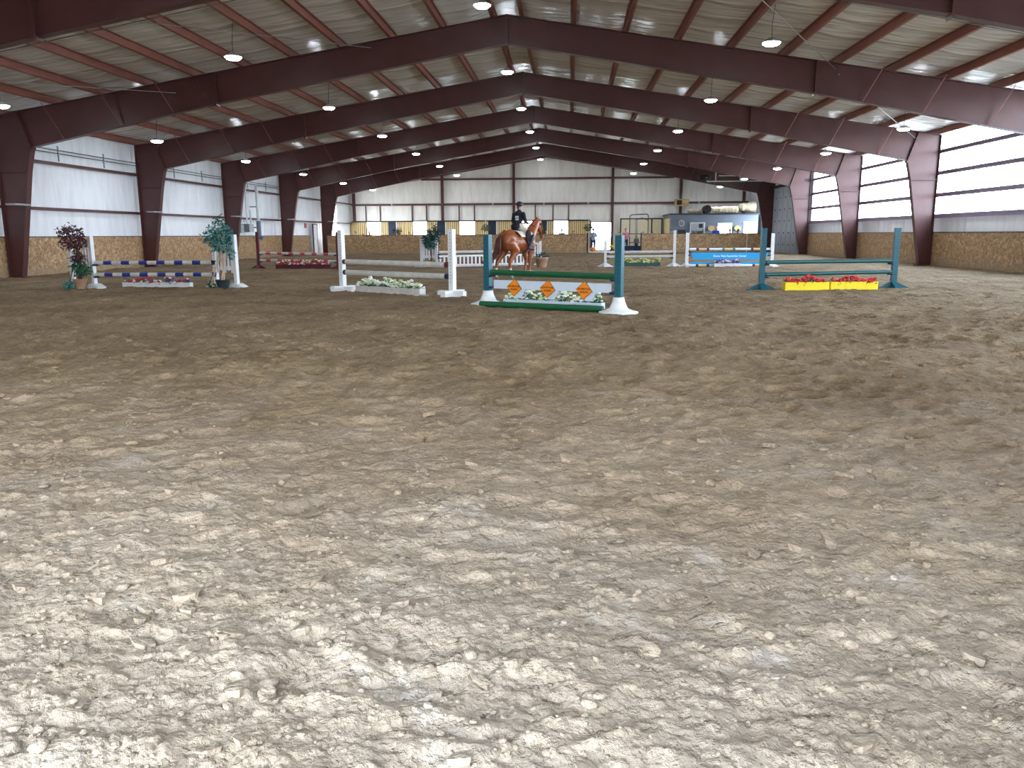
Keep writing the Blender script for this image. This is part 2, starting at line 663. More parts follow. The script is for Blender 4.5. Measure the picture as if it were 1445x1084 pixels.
# ------------------------------------------------------------------ ground relief
rng = np.random.default_rng(7)
TB = rng.random((256, 256))
TB2 = rng.random((256, 256))
TB3 = rng.random((256, 256))


def vnoise(x, y):
    xi = np.floor(x).astype(int)
    yi = np.floor(y).astype(int)
    fx = x - xi
    fy = y - yi
    fx = fx * fx * (3 - 2 * fx)
    fy = fy * fy * (3 - 2 * fy)
    g = lambda a, b_: TB[a & 255, b_ & 255]
    return (g(xi, yi) * (1 - fx) + g(xi + 1, yi) * fx) * (1 - fy) + (g(xi, yi + 1) * (1 - fx) + g(xi + 1, yi + 1) * fx) * fy - 0.5


def worley(x, y, off=0):
    """distance to the nearest and second feature point, random values of the nearest cell, offset to it"""
    xi = np.floor(x).astype(int)
    yi = np.floor(y).astype(int)
    d1 = np.full(x.shape, 9.0)
    d2 = np.full(x.shape, 9.0)
    h = np.zeros(x.shape)
    dxn = np.zeros(x.shape)
    dyn = np.zeros(x.shape)
    for i in (-1, 0, 1):
        for j in (-1, 0, 1):
            a = (xi + i + off) & 255
            b_ = (yi + j + off) & 255
            dx = xi + i + 0.1 + 0.8 * TB[a, b_] - x
            dy = yi + j + 0.1 + 0.8 * TB2[a, b_] - y
            d = dx * dx + dy * dy
            m_ = d < d1
            d2 = np.where(m_, d1, np.minimum(d2, d))
            h = np.where(m_, TB3[a, b_], h)
            dxn = np.where(m_, dx, dxn)
            dyn = np.where(m_, dy, dyn)
            d1 = np.minimum(d1, d)
    return np.sqrt(d1), np.sqrt(d2), h, dxn, dyn


def sst(a, b_, x):
    t = np.clip((x - a) / (b_ - a), 0, 1)
    return t * t * (3 - 2 * t)


def relief(x, y, step):
    """height of the churned footing; step = local mesh spacing, finer lumps fade out beyond it"""
    x = np.asarray(x, float)
    y = np.asarray(y, float)
    wx = x + 0.10 * vnoise(x * 3.1 + 7, y * 3.1) + 0.03 * vnoise(x * 11, y * 11 + 3)
    wy = y + 0.10 * vnoise(x * 3.3, y * 3.3 + 19) + 0.03 * vnoise(x * 11 + 9, y * 11)
    h = 0.05 * vnoise(x / 1.9, y / 1.9) + (0.018 + 0.02 * sst(3, 9, y)) * vnoise(x / 0.8 + 5, y / 0.8)
    # hoof prints: hollow with a pushed up rim
    d1, d2, hh, dx, dy = worley(wx / 0.46, wy / 0.40, 11)
    pr = np.where(hh < 0.7, 1.0, 0.25) * (0.5 + 0.6 * TB[(hh * 255).astype(int), 3])
    h += pr * (-(0.020 + 0.045 * sst(4, 9, y)) * (1 - sst(0.10, 0.42, d1)) + (0.012 + 0.014 * sst(4, 9, y)) * np.exp(-((d1 - 0.46) / 0.10) ** 2))
    for cell, amp, off, thr in ((0.20, 0.012, 31, 0.5), (0.085, 0.010, 57, 0.3), (0.04, 0.0085, 83, 0.3), (0.021, 0.0055, 101, 0.25)):
        fade = np.clip((cell / np.maximum(step, 1e-6) - 1.3) / 1.5, 0, 1)
        if not np.any(fade > 0):
            continue
        d1, d2, hh, dx, dy = worley(wx / cell, wy / cell, off)
        e = d2 - d1
        lump = sst(0.0, 0.28, e) * np.maximum(hh - thr, 0) / (1 - thr)
        tilt = (dx * (hh * 7 % 1 - 0.5) + dy * (hh * 13 % 1 - 0.5)) * 1.2 * sst(0.0, 0.12, e)
        h += fade * amp * (lump * (0.6 + 0.6 * (1 - d1)) + tilt)
    for lam, amp in ((0.3, 0.012), (0.11, 0.007), (0.045, 0.004)):
        fade = np.clip((lam / np.maximum(step, 1e-6) - 2.0) / 2.0, 0, 1)
        h += fade * amp * vnoise(x / lam + lam * 97, y / lam) * 2
    return h


def zg(x, y):
    return float(np.mean(relief(np.array([x - .15, x, x + .15, x, x]), np.array([y, y - .15, y, y + .15, y]), np.array([0.1] * 5))))


def build_floor():
    ys = list(np.arange(-1.3, 0.75, 0.12))
    y = 0.75
    while y < YB + 0.2:
        ys.append(y)
        y += max(0.0065, 0.0046 * y)
    ys.append(YB + 0.25)
    ys = np.array(ys)
    ni = 420
    no = 26
    s_in = np.linspace(-1, 1, ni)
    rows = []
    X = np.zeros((len(ys), ni + 2 * no))
    for j, yy in enumerate(ys):
        w_ = 0.86 * max(yy, 0.9) + 0.45
        wl = min(w_, W + 0.2 + CX - 0.3)
        wr = min(w_, W + 0.2 - CX - 0.3)
        t = (s_in + 1) / 2
        inner = CX - wl + (wl + wr) * t
        l = np.linspace(-W - 0.25, CX - wl, no + 1)[:-1]
        r = np.linspace(CX + wr, W + 0.25, no + 1)[1:]
        X[j] = np.concatenate([l, inner, r])
    Y = np.repeat(ys[:, None], X.shape[1], 1)
    stepx = np.gradient(X, axis=1)
    stepy = np.gradient(ys)[:, None]
    step = np.maximum(np.abs(stepx), np.abs(stepy) * 0.7)
    Z = relief(X, Y, step)
    nr, nc = X.shape
    co = np.stack([X, Y, Z], -1).reshape(-1, 3).astype(np.float32)
    me = bpy.data.meshes.new('floor')
    me.vertices.add(nr * nc)
    me.vertices.foreach_set('co', co.ravel())
    idx = np.arange(nr * nc).reshape(nr, nc)
    q = np.stack([idx[:-1, :-1], idx[:-1, 1:], idx[1:, 1:], idx[1:, :-1]], -1).reshape(-1, 4)
    nf = len(q)
    me.loops.add(nf * 4)
    me.loops.foreach_set('vertex_index', q.ravel().astype(np.int32))
    me.polygons.add(nf)
    me.polygons.foreach_set('loop_start', np.arange(0, nf * 4, 4, dtype=np.int32))
    me.polygons.foreach_set('loop_total', np.full(nf, 4, dtype=np.int32))
    me.polygons.foreach_set('use_smooth', np.ones(nf, dtype=bool))
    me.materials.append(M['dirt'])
    me.update(calc_edges=True)
    o = bpy.data.objects.new('floor', me)
    COL.objects.link(o)
    o['kind'] = 'structure'


build_floor()

# ground outside, seen only through the openings
g = MB()
g.add([(-150, -150, -0.2), (150, -150, -0.2), (150, 250, -0.2), (-150, 250, -0.2)], [(0, 1, 2, 3)])
tag(g.build('outside_ground', M['conc']), 'pale gravel yard outside the building', 'ground', kind='structure')

# ------------------------------------------------------------------ ceiling
def build_ceiling():
    PX = sorted([sg * (0.45 + 1.69 * k) for k in range(10) for sg in (-1, 1)] + [-W, W])
    mb = MB()
    xs = []
    for a, b_ in zip(PX[:-1], PX[1:]):
        for t in np.linspace(0, 1, 7)[:-1]:
            xs.append((a + (b_ - a) * t, math.sin(math.pi * t)))
    xs.append((W, 0))
    xs = [(-W - 0.5, 0)] + xs + [(W + 0.5, 0)]
    ys = np.arange(YF - 0.3, YB + 0.6, 0.5)
    nx = len(xs)
    vs = []
    for yy in ys:
        for x, sg in xs:
            rip = 0.6 + 0.4 * math.sin(yy * 2 * math.pi / 1.5 + math.sin(x * 1.7) * 1.5)
            vs.append((x, yy, rtop(x) + 0.235 - 0.075 * sg * rip))
    fs = [(j * nx + i, (j + 1) * nx + i, (j + 1) * nx + i + 1, j * nx + i + 1) for j in range(len(ys) - 1) for i in range(nx - 1)]
    mb.add(vs, fs, 0, True)
    o = struct('ceiling', mb, M['ceil'])
    r = MB()
    for sg in (-1, 1):
        x1 = sg * (W + 0.7)
        y0, y1 = YF - 0.6, YB + 0.8
        r.add([(0, y0, ZR + .34), (x1, y0, rtop(x1) + .34), (x1, y1, rtop(x1) + .34), (0, y1, ZR + .34),
               (0, y0, ZR + .40), (x1, y0, rtop(x1) + .40), (x1, y1, rtop(x1) + .40), (0, y1, ZR + .40)],
              [(0, 1, 2, 3), (7, 6, 5, 4), (0, 4, 5, 1), (1, 5, 6, 2), (2, 6, 7, 3)])
    struct('roof', r, M['roofskin'])


build_ceiling()

# purlins
ORD = ['first', 'second', 'third', 'fourth', 'fifth', 'sixth', 'seventh', 'eighth', 'ninth', 'tenth', 'eleventh', 'twelfth']
for sg, side in ((-1, 'left'), (1, 'right')):
    for k in range(11):
        x = sg * (0.45 + 1.69 * k) if k < 10 else sg * 17.86
        mb = MB()
        y0, y1 = YF, YB
        z = rtop(x)
        mb.box(x - .012, x + .012, y0, y1, z + .002, z + .222)
        mb.box(x - (.085 if sg < 0 else .0), x + (.0 if sg < 0 else .085), y0, y1, z + .002, z + .014)
        mb.box(x - (.0 if sg < 0 else .085), x + (.085 if sg < 0 else .0), y0, y1, z + .21, z + .222)
        lx = x - sg * 0.0 + (-.085 if sg < 0 else .085)
        mb.box(lx - .006, lx + .006, y0, y1, z + .002, z + .04)
        lab = ('maroon Z-shaped roof purlin, %s from the ridge on the %s slope' % (ORD[k], side)) if k < 10 else \
            'maroon eave strut along the top of the %s wall' % side
        tag(mb.build('roof_purlin' if k < 10 else 'eave_strut', M['purlin']), lab, 'beam', 'roof purlins' if k < 10 else None)

# ------------------------------------------------------------------ steel frames
FLAB = ['first of seven, above the photographer', 'second of seven, cutting the top corners',
        'third of seven, largest with its ridge in view', 'fourth of seven, middle one of the row',
        'fifth of seven, third from the far end', 'sixth of seven, last but one',
        'last of seven, beside the far OSB partition']


def web_flange(mb, outer, inner, y, fw_=0.26, tw=0.014):
    """tapered I member between two polylines in x,z (outer/top and inner/bottom)"""
    n = len(outer)
    for i in range(n - 1):
        poly = [outer[i], outer[i + 1], inner[i + 1], inner[i]]
        mb.prism(poly, y - tw / 2, y + tw / 2)
    for pl in (outer, inner):
        for i in range(n - 1):
            a, b_ = pl[i], pl[i + 1]
            mb.bar((a[0], y, a[1]), (b_[0], y, b_[1]), fw_, 0.022, upv=(0, 1, 0)) if False else mb.bar((a[0], y, a[1]), (b_[0], y, b_[1]), fw_, 0.022, upv=(-(b_[1] - a[1]), 0, b_[0] - a[0]))


def rbot(x):
    a = abs(x)
    if a <= 9.9:
        return 7.54 + (5.84 - 7.54) * a / 9.9
    return 5.84 + (4.50 - 5.84) * (a - 9.9) / (16.62 - 9.9)


for k, y in enumerate(FR):
    t = thing('steel_frame', 'maroon tapered steel portal frame, ' + FLAB[k], 'frame', (0, y, 0))
    for sg in (-1, 1):
        mb = MB()
        web_flange(mb, [(sg * 17.98, 0.0 - .15), (sg * 17.98, 3.66), (sg * 17.98, rtop(17.98) - .02)],
                   [(sg * 17.55, 0.0 - .15), (sg * 16.86, 3.66), (sg * 16.66, 4.46)], 0)
        mb.prism([(sg * 16.66, 4.46), (sg * 17.05, rtop(17.05) - .02), (sg * 17.98, rtop(17.98) - .02)], -.007, .007)
        mb.bar((sg * 17.05, 0, rtop(17.05) - .012), (sg * 17.98, 0, rtop(17.98) - .012), .26, .022, upv=(0, 0, 1))
        mb.box(min(sg * 16.9, sg * 17.96), max(sg * 16.9, sg * 17.96), -.12, .12, 3.655, 3.67)
        mb.box(min(sg * 17.4, sg * 18.0), max(sg * 17.4, sg * 18.0), -.17, .17, -.12, 0.02)
        mb.build('column', M['steel'], t)
        mb = MB()
        xs = [17.05, 16.62, 9.9, 0.02]
        web_flange(mb, [(sg * x, rtop(x) - .012) for x in xs], [(sg * 16.66, 4.46), (sg * 16.62, 4.50), (sg * 9.9, 5.84), (sg * .02, 7.54)], 0)
        mb.build('rafter', M['steel'], t)
        mb = MB()   # bolted splice and knee plates
        mb.bar((sg * 9.9, 0, 5.76), (sg * 9.9, 0, rtop(9.9) - .02), .05, .28, upv=(0, 1, 0))
        mb.build('splice_plate', M['steel'], t)
        mb = MB()
        mb.bar((sg * 16.64, 0, 4.40), (sg * 17.05, 0, rtop(17.05)), .05, .28, upv=(0, 1, 0))
        mb.build('knee_plate', M['steel'], t)
        for xb in (11.4, 13.3, 15.4):
            mb = MB()
            zb = rbot(xb) + .02
            mb.bar((sg * xb, -.12, zb), (sg * (xb + .45), -.5, rtop(xb + .45) + .03), .06, .01)
            mb.build('flange_brace', M['purlin'], t)
    mb = MB()
    mb.bar((0, 0, 7.46), (0, 0, ZR + .0), .06, .28, upv=(0, 1, 0))
    mb.build('ridge_plate', M['steel'], t)

# ------------------------------------------------------------------ side walls
mb = MB()
mb.box(-W - .30, -W - .22, YF, 64.3, -.2, rtop(W) + .2)
mb.box(-W - .30, -W - .22, 68.6, YB + .3, -.2, rtop(W) + .2)
mb.box(-W - .30, -W - .22, 64.3, 68.6, 4.2, rtop(W) + .2)
struct('wall_left', mb, M['wallins'])
mb = MB()
mb.box(W + .22, W + .30, YF, 54.6, -.2, 2.10)
mb.box(W + .22, W + .30, 54.6, 64.6, -.2, rtop(W) + .2)
mb.box(W + .22, W + .30, 64.6, 67.2, 4.2, rtop(W) + .2)
mb.box(W + .22, W + .30, 67.2, YB + .3, -.2, rtop(W) + .2)
mb.box(W + .22, W + .30, YF - .1, YF + .05, 2.1, rtop(W) + .2)
struct('wall_right', mb, M['wallins'])
# clear side lights, one per bay
bays = [(YF + .05, FR[0])] + [(FR[i], FR[i + 1]) for i in range(5)]
for n, (a, b_) in enumerate(bays):
    b2 = min(b_, 54.55)
    mb = MB()
    mb.box(W + .235, W + .245, a + .02, b2 - .02, 2.12, rtop(W) + .12)
    o = struct('window_%d' % (n + 1), mb, M['glass'])
    fr = MB()
    for yy in np.arange(a + 3.05, b2 - .5, 3.05):
        fr.box(W + .25, W + .27, yy - .02, yy + .02, 2.1, rtop(W) + .1)
    if fr.v:
        fr.build('window_frame', M['white'], o)
# girts
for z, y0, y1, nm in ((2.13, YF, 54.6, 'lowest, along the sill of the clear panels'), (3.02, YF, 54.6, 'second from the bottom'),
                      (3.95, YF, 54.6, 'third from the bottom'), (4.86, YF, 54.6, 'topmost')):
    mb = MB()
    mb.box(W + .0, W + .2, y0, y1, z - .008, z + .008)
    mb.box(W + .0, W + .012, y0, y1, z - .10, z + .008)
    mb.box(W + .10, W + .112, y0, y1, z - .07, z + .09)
    tag(mb.build('wall_girt', M['girtglare']), 'glare-painted mauve-grey girt across the bright right wall, ' + nm, 'beam', 'right wall girts')
for z, nm in ((2.53, 'lower'), (4.28, 'upper')):
    mb = MB()
    mb.box(-W - .2, -W, YF, YB, z - .008, z + .008)
    mb.box(-W - .012, -W, YF, YB, z - .10, z + .008)
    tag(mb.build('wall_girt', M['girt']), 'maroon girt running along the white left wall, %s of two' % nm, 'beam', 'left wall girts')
t = thing('pipe_rail', 'pair of thin dark pipes on hangers high along the left wall', 'pipe', (-17.9, 27, 4.4))
mb = MB()
mb.tube((0, -20, .22), (0, 30, .22), .018, n=6).tube((0, -20, .34), (0, 30, .34), .018, n=6)
mb.build('pipe', M['dark'], t)
for yy in np.arange(-18, 30, 3.05):
    MB().box(-.02, .02, yy - .02, yy + .02, -.08, .5).build('hanger', M['galv'], t)
# small rails bolted across the inside of the left columns
for k, y in enumerate(FR[1:]):
    mb = MB()
    mb.box(-17.25, -16.9 + .0, y - .9, y - .12, 2.50, 2.56)
    o = mb.build('column_rail', M['galv'])
    tag(o, 'short steel rail on a left column, %s from the camera' % ORD[k], 'rail', 'rails on the left columns')

# OSB kick boards
def osb(name_label, x0, x1, y0, y1, cap_axis='Y'):
    t_ = thing('kick_board', name_label, 'board wall', ((x0 + x1) / 2, (y0 + y1) / 2, 0))
    cx, cy = (x0 + x1) / 2, (y0 + y1) / 2
    MB().box(x0 - cx, x1 - cx, y0 - cy, y1 - cy, -.2, KICK - .03).build('board', M['osb'], t_)
    MB().box(x0 - cx - .02, x1 - cx + .02, y0 - cy - .02, y1 - cy + .02, KICK - .03, KICK).build('cap_rail', M['dark'], t_)
    return t_


osb('long OSB kick wall at the foot of the left wall', -W - .10, -W - .035, YF + .1, 60.6)
osb('OSB kick wall at the foot of the right wall under the bright panels', W + .035, W + .10, YF + .1, 54.5)
osb('far OSB partition on the left, from the left wall to the gateway', -16.95, 3.50, PY, PY + .06)
osb('far OSB partition on the right, below the grey office', 7.62, 16.70, PY, PY + .06)
for x in (3.52, 7.60):
    tag(MB().box(x - .04, x + .04, PY - .05, PY + .1, -.1, 1.52).build('gate_post', M['black']),
        'black post at the %s side of the far gateway' % ('left' if x < 5 else 'right'), 'post')
tag(MB().box(15.55, 15.60, PY - .06, PY - .01, -.1, 1.43).build('marker_post', M['white']), 'thin white batten on the far OSB partition near the right', 'batten')
tag(MB().box(3.6, 7.5, PY - .02, PY + .08, -.05, .10).build('threshold_board', M['white']), 'white threshold board across the far gateway', 'board')

# large grey sliding door in the right wall
t = thing('door_1', None, None, (17.8, 58.9, 0))
t['kind'] = 'structure'
mb = MB().box(-.04, .04, -3.9, 3.9, -.1, 4.75)
for yy in np.arange(-3.9, 3.95, 1.3):
    mb.box(-.055, -.04, yy - .02, yy + .02, -.1, 4.75)
mb.build('door_panel', M['greydoor'], t)
for yy in np.arange(-3.3, 3.5, 1.3):
    mb = MB()
    for z in np.arange(.6, 4.6, .85):
        mb.tube((-.08, yy, z), (-.03, yy, z), .045, n=8)
    mb.build('bolt_row', M['dark'], t)
tag(MB().box(17.6, 17.95, 54.5, 63.5, 4.78, 4.95).build('door_track', M['black']), 'dark sliding track above the grey door on the right wall', 'track')
# side door, left wall
t = thing('door_2', None, None, (-17.85, 61.3, 0))
t['kind'] = 'structure'
MB().box(-.03, .03, -.45, .45, 0, 2.25).build('door_panel', M['white'], t)
mb = MB().box(-.04, .05, -.52, -.45, 0, 2.32).box(-.04, .05, .45, .52, 0, 2.32).box(-.04, .05, -.52, .52, 2.25, 2.32)
mb.build('door_frame', M['girt'], t)
MB().tube((.03, .34, 1.0), (.1, .34, 1.0), .03, n=8).build('door_handle', M['galv'], t)
tag(MB().box(-18.22, -18.17, 59.9, 60.3, 2.0, 2.35).build('notice', M['red']), 'small red notice beside the white side door', 'sign')

# ------------------------------------------------------------------ end wall
def ux(u):
    return -16.48 + (u - 520) * 0.0656


ZH = 2.66
mb = MB()
for (x0, x1) in ((-W - .3, 4.05), (5.93, W + .3)):
    # gabled upper part, split at the ridge
    for a, b_ in (((x0, 0.0) if x0 < 0 else (x0, x1)), ((0.0, x1) if x0 < 0 else None)) if x0 < 0 else (((x0, x1)),):
        mb.prism([(a, ZH), (a, rtop(a) + .3), (b_, rtop(b_) + .3), (b_, ZH)], YB, YB + .08)
mb.prism([(4.05, 2.47), (4.05, rtop(4.05) + .3), (5.93, rtop(5.93) + .3), (5.93, 2.47)], YB, YB + .08)
mb.box(5.93, 9.9, YB, YB + .08, -.2, ZH)
mb.box(9.9, W + .3, YB, YB + .08, -.2, ZH)
struct('wall_back', mb, M['backins'])
segs = [(478, 494, 'b'), (494, 517, 'y'), (517, 538, 'w'), (538, 548, 'y'), (548, 561, 'd'), (561, 583, 'y'), (583, 604, 'w'), (604, 618, 'y'),
        (618, 631, 'd'), (631, 649, 'y'), (649, 672, 'w'), (672, 690, 'y'), (690, 703, 'd'), (703, 727, 'y'), (727, 756, 'w'), (756, 761, 'y'), (761, 774, 'g'),
        (774, 781, 'y'), (781, 802, 'w'), (802, 833, 'y')]
low = MB()
nwin = 7
ndoor = 3
for a, b_, k in segs:
    x0, x1 = ux(a), ux(b_)
    if k == 'b':
        x0 = -W - .3
    if a == 802:
        x1 = 4.05
    if k == 'y':
        low.box(x0, x1, YB - .01, YB + .07, -.2, ZH)
    elif k in 'wb':
        low.box(x0, x1, YB - .01, YB + .07, -.2, .95)
        t = thing('window_%d' % nwin, None, None, ((x0 + x1) / 2, YB, .95))
        t['kind'] = 'structure'
        h = (x1 - x0) / 2
        MB().box(-h, h, .03, .04, 0, ZH - .95).build('pane', M['glass'], t)
        f = MB()
        for xx in (-h, h - .05):
            f.box(xx, xx + .05, -.03, .06, 0, ZH - .95)
        f.box(-h, h, -.03, .06, -.03, .03).box(-h, h, -.03, .06, ZH - 1.0, ZH - .95)
        if k == 'b':
            f.box(-.02, .02, -.02, .05, 0, ZH - .95)
        f.build('window_frame', M['grey'] if k == 'w' else M['navydoor'], t)
        nwin += 1
    else:
        t = thing('door_%d' % ndoor, None, None, ((x0 + x1) / 2, YB, 0))
        t['kind'] = 'structure'
        h = (x1 - x0) / 2
        MB().box(-h, h, -.02, .07, -.1, ZH).build('door_panel', M['navydoor'] if k == 'd' else M['dark'], t)
        MB().box(h - .12, h - .02, -.05, -.02, -.1, ZH).build('door_edge', M['white'], t)
        ndoor += 1
tag(low.build('wall_back', M['siding']), kind='structure')
tag(MB().box(-W, 4.0, YB - .12, YB - .01, ZH - .05, ZH + .06).build('trim_1', M['black']), kind='structure')
# jambs of the open end door
t = thing('door_%d' % ndoor, None, None, (4.99, YB, 0))
t['kind'] = 'structure'
MB().box(-.98, -.88, -.06, .1, -.1, 2.5).box(.88, .98, -.06, .1, -.1, 2.5).box(-.98, .98, -.06, .1, 2.46, 2.56).build('door_frame', M['girt'], t)

for z, nm in ((4.16, 'lower'), (6.38, 'upper')):
    xe = W if z < 5 else 11.4
    mb = MB()
    mb.box(-xe, xe, YB - .2, YB - .0, z - .01, z + .01)
    mb.box(-xe, xe, YB - .21, YB - .195, z - .09, z + .09)
    tag(mb.build('wall_girt', M['girt']), 'maroon girt crossing the end wall, %s of two' % nm, 'beam', 'end wall girts')
for i, x in enumerate((-17.75, -9.5, -2.95, 5.97, 12.04, 17.6)):
    mb = MB()
    zt = rtop(x) - .22
    mb.box(x - .11, x + .11, YB - .33, YB - .31, 0 if x in (5.97,) or x > 6 else ZH, zt)
    mb.box(x - .11, x + .11, YB - .03, YB - .015, 0 if x > 5 else ZH, zt)
    mb.box(x - .01, x + .01, YB - .33, YB - .02, 0 if x > 5 else ZH, zt)
    tag(mb.build('wall_post', M['girt']), 'maroon steel end wall post, %s from the left' % ORD[i], 'post', 'end wall posts')
for i, u in enumerate((517, 537.5, 583, 603.5, 649.5, 671, 756, 780.5, 802)):
    x = ux(u)
    mb = MB().box(x - .05, x + .05, YB - .14, YB - .01, ZH + .06, 4.07)
    tag(mb.build('wall_stud', M['girt']), 'short maroon stud above the end wall windows, %s from the left' % ORD[i], 'stud', 'end wall studs')
mb = MB()
for sg in (-1, 1):
    mb.bar((0, YB - .1, ZR - .1), (sg * W, YB - .1, rtop(W) - .1), .18, .2)
tag(mb.build('end_rafter', M['girt']), 'maroon end rafter following the gable of the end wall', 'beam')
# front wall behind the camera with its big doorway
mb = MB()
mb.prism([(-W - .3, -.2), (-W - .3, rtop(W) + .3), (0, ZR + .3), (0, 3.4), (-3.7, 3.4), (-3.7, -.2)], YF - .1, YF)
mb.prism([(0, 3.4), (0, ZR + .3), (W + .3, rtop(W) + .3), (W + .3, -.2), (2.7, -.2), (2.7, 3.4)], YF - .1, YF)
struct('wall_front', mb, M['backins'])

# ------------------------------------------------------------------ things along the end
# grey office
t = thing('office_cabin', 'dark grey office cabin with white windows in the far right corner', 'office', (14.2, 70.1, 0))
HX0, HX1, HY0, HY1, HZ = -3.62, 3.55, -2.6, 2.7, 2.98
MB().box(HX0, HX1, HY0, HY1, 0, HZ).build('cabin_wall', M['grey'], t)
MB().box(HX0 - .1, HX1 + .05, HY0 - .12, HY1, HZ, HZ + .1).build('roof_edge', M['dark'], t)
for x0, x1, z0, z1 in ((.28, 1.38, 1.30, 2.24), (2.4, 3.4, 1.25, 2.34)):
    f = MB()
    f.box(x0 - .06, x1 + .06, HY0 - .04, HY0, z0 - .06, z1 + .06)
    o = f.build('cabin_window', M['white'], t)
    MB().box(x0, x1, HY0 - .05, HY0 - .041, z0, z1).build('pane', M['litwin'], o)
MB().box(HX0 - .03, HX0 - .002, -1.9, 1.9, 0.0, 2.7).build('side_cladding', M['siding'], t)
t = thing('wall_clock', 'round clock with a pale rim on the grey office', 'clock', (11.45, 67.44, 2.28))
MB().tube((0, 0, 0), (0, -.05, 0), .26, n=24).build('clock_rim', M['oldwhite'], t)
MB().tube((0, -.05, 0), (0, -.06, 0), .19, n=24).build('clock_face', M['grey'], t)
MB().bar((0, -.07, 0), (.09, -.07, .09), .02, .01).bar((0, -.07, 0), (0, -.07, .15), .015, .01).build('clock_hand', M['white'], t)
t = thing('notice_board', 'white framed notice board with dark shapes on the grey office', 'board', (12.78, 67.45, 1.84))
MB().box(-.62, .62, -.05, 0, -.75, .5).build('board_frame', M['white'], t)
MB().box(-.54, .54, -.06, -.05, -.7, .44).build('board_face', M['galv'], t)
MB().box(.1, .42, -.07, -.06, .05, .38).build('dark_picture', M['black'], t)
rnd = random.Random(3)
for i in range(9):
    x = -.48 + i * .11
    mb = MB().box(x, x + .07, -.075, -.06, -.65, -.35 + rnd.random() * .15)
    mb.ell((x + .035, -.07, -.28 + rnd.random() * .1), (.04, .01, .06), nu=8, nv=5)
    mb.build('dark_figure', M['black'], t)
tag(MB().box(11.2, 11.8, 67.41, 67.45, 1.2, 1.75).build('dark_panel', M['dark']), 'small dark panel under the clock on the grey office', 'panel')
tag(MB().tube((13.9, 67.44, 1.75), (13.9, 67.3, 1.85), .14, .28, 14).build('wall_lamp', M['palewood']), 'tan cone wall lamp left of the first office window', 'lamp', None)
tag(MB().tube((16.05, 67.44, 1.75), (16.05, 67.3, 1.85), .14, .28, 14).build('wall_lamp', M['palewood']), 'tan cone wall lamp between the two office windows', 'lamp', None)


def roll(x0, x1, y, z, r, label, ma='insroll', wob=.25):
    mb = MB()
    n = 9
    for i in range(n):
        tt = (i + .5) / n
        mb.ell((x0 + (x1 - x0) * tt, y + rnd.uniform(-.06, .06), z + r * 1.0), ((x1 - x0) / n * .9, r, r * rnd.uniform(1 - wob, 1)), nu=12, nv=8)
    return tag(fuse('insulation_roll', mb, [M[ma]], .06, smooth=3), label, 'insulation')


roll(13.75, 16.2, 68.4, 3.08, .32, 'long tan roll of insulation lying on the grey office roof')
roll(16.35, 17.7, 68.5, 3.08, .5, 'rounded tan bundle heaped at the right end of the grey office roof', wob=.4)
roll(12.1, 13.3, 68.3, 3.08, .22, 'crumpled low tan bundle at the left of the grey office roof', wob=.4)
mb = MB().tube((13.6, 67.75, 3.42), (13.6, 68.7, 3.42), .34, n=24)
o = mb.build('duct_end', M['black'])
tag(o, 'dark open end of a round duct on the grey office roof', 'duct')
t = thing('unit_heater', 'yellowish box heater hung where post meets girt, above the office', 'heater', (12.08, 72.3, 4.15))
MB().box(-.6, .6, -.25, .25, -.3, .3).build('heater_case', M['palewood'], t)
MB().box(-.45, -.02, -.27, -.25, -.2, .2).build('grille', M['dark'], t)
MB().box(.1, .5, -.27, -.25, -.05, .2).build('side_panel', M['cream'], t)
MB().tube((0, 0, .3), (0, 0, .8), .02, n=6).build('hanger', M['galv'], t)
# cream panelled stalls between doorway and office
t = thing('stall_front', 'cream panelled stall front with black frame left of the office', 'stall', (8.3, 71.9, 0))
for x0, x1 in ((-1.55, -.45), (-.05, 1.1), (1.2, 2.0)):
    MB().box(x0, x1, -.02, .02, .1, 2.7).build('panel', M['cream2'], t)
fm = MB()
for x in (-1.6, -.4, 1.15, 2.05):
    fm.box(x - .05, x + .05, -.05, .05, 0, 2.75)
fm.box(-1.65, 2.1, -.05, .05, 2.7, 2.8)
fm.build('stall_frame', M['black'], t)
tag(MB().box(7.12, 7.55, 66.9, 67.05, 0, 2.62).build('leaning_board', M['cream2']), 'tall pale wooden board standing behind the gateway', 'board')
t = thing('gate_arch', 'black tubular gate arch standing behind the far gateway', 'gate', (7.75, 65.2, 0))
MB().path([(-.75, 0, 0), (-.75, 0, 2.85), (-.6, 0, 2.95), (.6, 0, 3.0), (.72, 0, 2.9), (.72, 0, 0)], .035).build('arch_tube', M['black'], t)
MB().box(-.75, .72, -.02, .02, 1.40, 1.46).box(-.75, .72, -.02, .02, .7, .75).build('rail', M['black'], t)
MB().path([(.1, 0, 2.75), (.7, 0, 2.5)], .02).build('brace', M['black'], t)
t = thing('wire_gate', 'see-through wire gate panel standing in the far gateway', 'gate', (5.4, PY + .4, 0))
mb = MB()
mb.tube((-.6, 0, 0), (-.6, 0, 1.42), .025, n=8).tube((.6, 0, 0), (.6, 0, 1.42), .025, n=8).tube((-.6, 0, 1.4), (.6, 0, 1.4), .02, n=8)
mb.build('gate_frame', M['galv'], t)
mb = MB()
for z in np.arange(.15, 1.4, .2):
    mb.tube((-.6, 0, z), (.6, 0, z), .006, n=5)
for x in np.arange(-.45, .6, .3):
    mb.tube((x, 0, 0), (x, 0, 1.4), .006, n=5)
mb.build('wire_mesh', M['galv'], t)
t = thing('bench', 'dark metal bench platform just inside the far gateway', 'bench', (7.0, 63.1, 0))
MB().box(-.9, .7, -.4, .4, .42, .5).build('seat', M['dark'], t)
MB().box(-.9, .7, -.42, -.36, .15, .42).build('front_panel', M['denim'], t)
